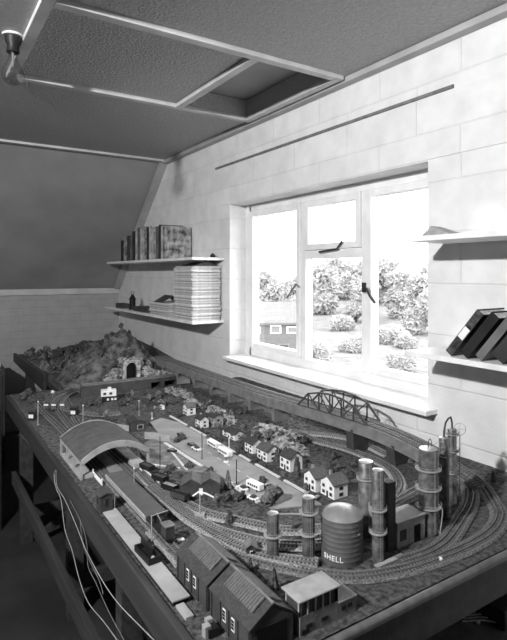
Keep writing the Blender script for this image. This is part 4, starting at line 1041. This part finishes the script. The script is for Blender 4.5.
# right shelf books, leaning
lean = math.radians(39)
for i, (yy, th, hgt, mt_, dn, band) in enumerate([(1.215, .030, .200, CV[0], 'dark book with white spine panel, leftmost of the leaning row', (.38, .62)), (1.155, .035, .190, CV[7], 'dark book second from the left in the leaning row', None),
      (1.095, .028, .195, CV[6], 'slim grey book in the middle of the leaning row', None), (1.035, .05, .195, CV[3], 'thick dark book with faint spine lines in the leaning row', None), (.955, .03, .20, CV[2], 'pale book at the right end of the leaning row', None), (.90, .04, .20, CV[7], 'dark book at the right frame edge of the leaning row', None)]):
    b = book(dn, (1.612, yy-th*math.cos(lean), 1.2515), th, hgt, .16, mt_, lean, 'leaning books on the right shelf', band=band)
    b.location = (1.612, yy-th*math.cos(lean), 1.2515)
# paper on the upper right shelf
q = MB(); q.poly([(1.66, 1.37, 1.691), (1.66, 1.22, 1.691), (1.82, 1.25, 1.691), (1.80, 1.38, 1.691), (1.70, 1.35, 1.735), (1.76, 1.35, 1.735)], [(0,1,4), (1,2,5,4), (2,3,5), (0,4,5,3), (3,2,1,0)])
tag(q.build('folded_paper', GREYL), 'small folded paper wedge on the upper right shelf', 'paper')

# ============================================================ bulb
bl = thing('ceiling_bulb', 'clear glass light bulb in a dark holder hanging from the ceiling', 'light bulb', (*G(13, 39, ZC-.02), ZC))
MB().lathe([(.042, -.012), (.042, -.004), (.036, 0)], n=24).build('ceiling_rose', BATTEN, bl, True)
MB().lathe([(.022, -.078), (.026, -.075), (.022, -.05), (.030, -.035), (.032, -.012)], n=20).build('holder', DARK, bl, True)
pr_ = [(.004, -.210), (.022, -.206), (.038, -.192), (.045, -.170), (.041, -.146), (.028, -.124), (.018, -.104), (.017, -.078)]
g_ = MB().lathe(pr_, n=28).build('glass', BULBG, bl, True)
MB().tube([(0, 0, -.078), (0, 0, -.135)], .005, 8, r2=.003).build('stem', GREYL, g_); MB().torus((0, 0, -.155), .014, .0008, 16, 4).build('filament', GREYL, g_)

# ============================================================ wires
def wire(label, pts, r=.0012, mat=GREYL, group='loose white wires'):
    tag(MB().tube([tuple(p) for p in interp(pts, .015)], r, 5).build('wire', mat, smooth=True), label, 'wire', group)
def wx(lst, X=.445): return [GX(a, b, X) for a, b in lst]
wire('white wire hanging lowest on the left beside the table leg', wx([(56, 470), (54, 474), (56, 488), (61, 500), (65, 530), (72, 550), (79, 578), (88, 602), (104, 622), (120, 644)]))
wire('white wire swinging farthest right below the table edge', wx([(56, 470), (57, 486), (65, 500), (76, 525), (86, 550), (102, 580), (118, 603), (140, 626), (160, 646)], .441))
wire('thin fainter wire between the two bright hanging ones', wx([(70, 500), (81, 522), (87, 545), (88, 566), (96, 583), (102, 597), (112, 618), (124, 640), (128, 650)], .448), .001, GREY)
wire('thin faint wire branching off beside the bright ones', wx([(80, 520), (84, 548), (99, 580), (104, 598)], .450), .001, GREY)
wire('short pale wire loop under the far left table edge', wx([(17, 436), (20, 434.5), (24, 438), (29, 444)], .449), .0013, GREY)
for k in range(5):
    a = G(470-2*k, 609+3*k, .455); b = G(488, 611+3*k, .455); c3 = G(520, 618+3.2*k, .455)
    wire('pale wire in the bundle lying on the lower shelf, %s' % ['rearmost', 'second from the back', 'middle one', 'second from the front', 'foremost'][k], [(*a, .4535), (*b, .462), (*c3, .456)], .0026, HWHITE, 'bundle of pale wires')
x, y = G(478, 621, .46); tag(MB().blob((x, y, .457), .007, 2, .1).build('indicator_bulb', HWHITE, smooth=True), 'tiny bright bulb among the wires on the lower shelf', 'bulb')
x, y = G(505, 605, .50); t = thing('control_box', 'dark control box on the lower shelf beside the wires', 'box', (x+.02, y+.03, .4505)); BX(-.07, .07, -.06, .06, 0, .06).build('case', GREYD, t, bevel=.003); MB().cyl(0, 0, .06, .07, .012, 12).build('knob', GREY, t)

# ============================================================ furniture at left
cb = thing('low_cupboard', 'dark low cupboard against the far wall left of the table', 'cupboard', (.26, 4.9, 0))
BX(-.5, .34, -.25, .25, 0, .78).build('carcass', GREYD, cb); BX(-.48, -.08, -.262, -.25, .05, .74).build('door', GREYD, cb); BX(-.06, .32, -.262, -.25, .05, .74).build('door', GREYD, cb)
tag(BX(.42, .575, 4.70, 4.9, .781, .815).build('paper_stack', HWHITE, bevel=.002), 'white paper stack on the dark low cupboard', 'papers')
bc = thing('bookcase', 'dark open bookcase standing left of the table leg', 'bookcase', (.05, 3.62, 0))
q = MB(); q.box(-.4, -.38, -.15, .15, 0, .72); q.box(.36, .38, -.15, .15, 0, .72); q.box(-.38, .36, .13, .15, 0, .72); q.build('sides', DARK, bc)
for z in (.0, .24, .48, .70): BX(-.38, .36, -.15, .13, z, z+.02).build('shelf_board', DARK, bc)
for k in range(6):
    tag(BX(.08+.045*k, .12+.045*k, 3.50, 3.66, .5005, .64+.01*(k % 3)).build('bookcase_book', CV[[7, 3, 6, 7, 3, 0][k]]), 'dark book in the bookcase left of the table', 'book', 'books in the dark bookcase')
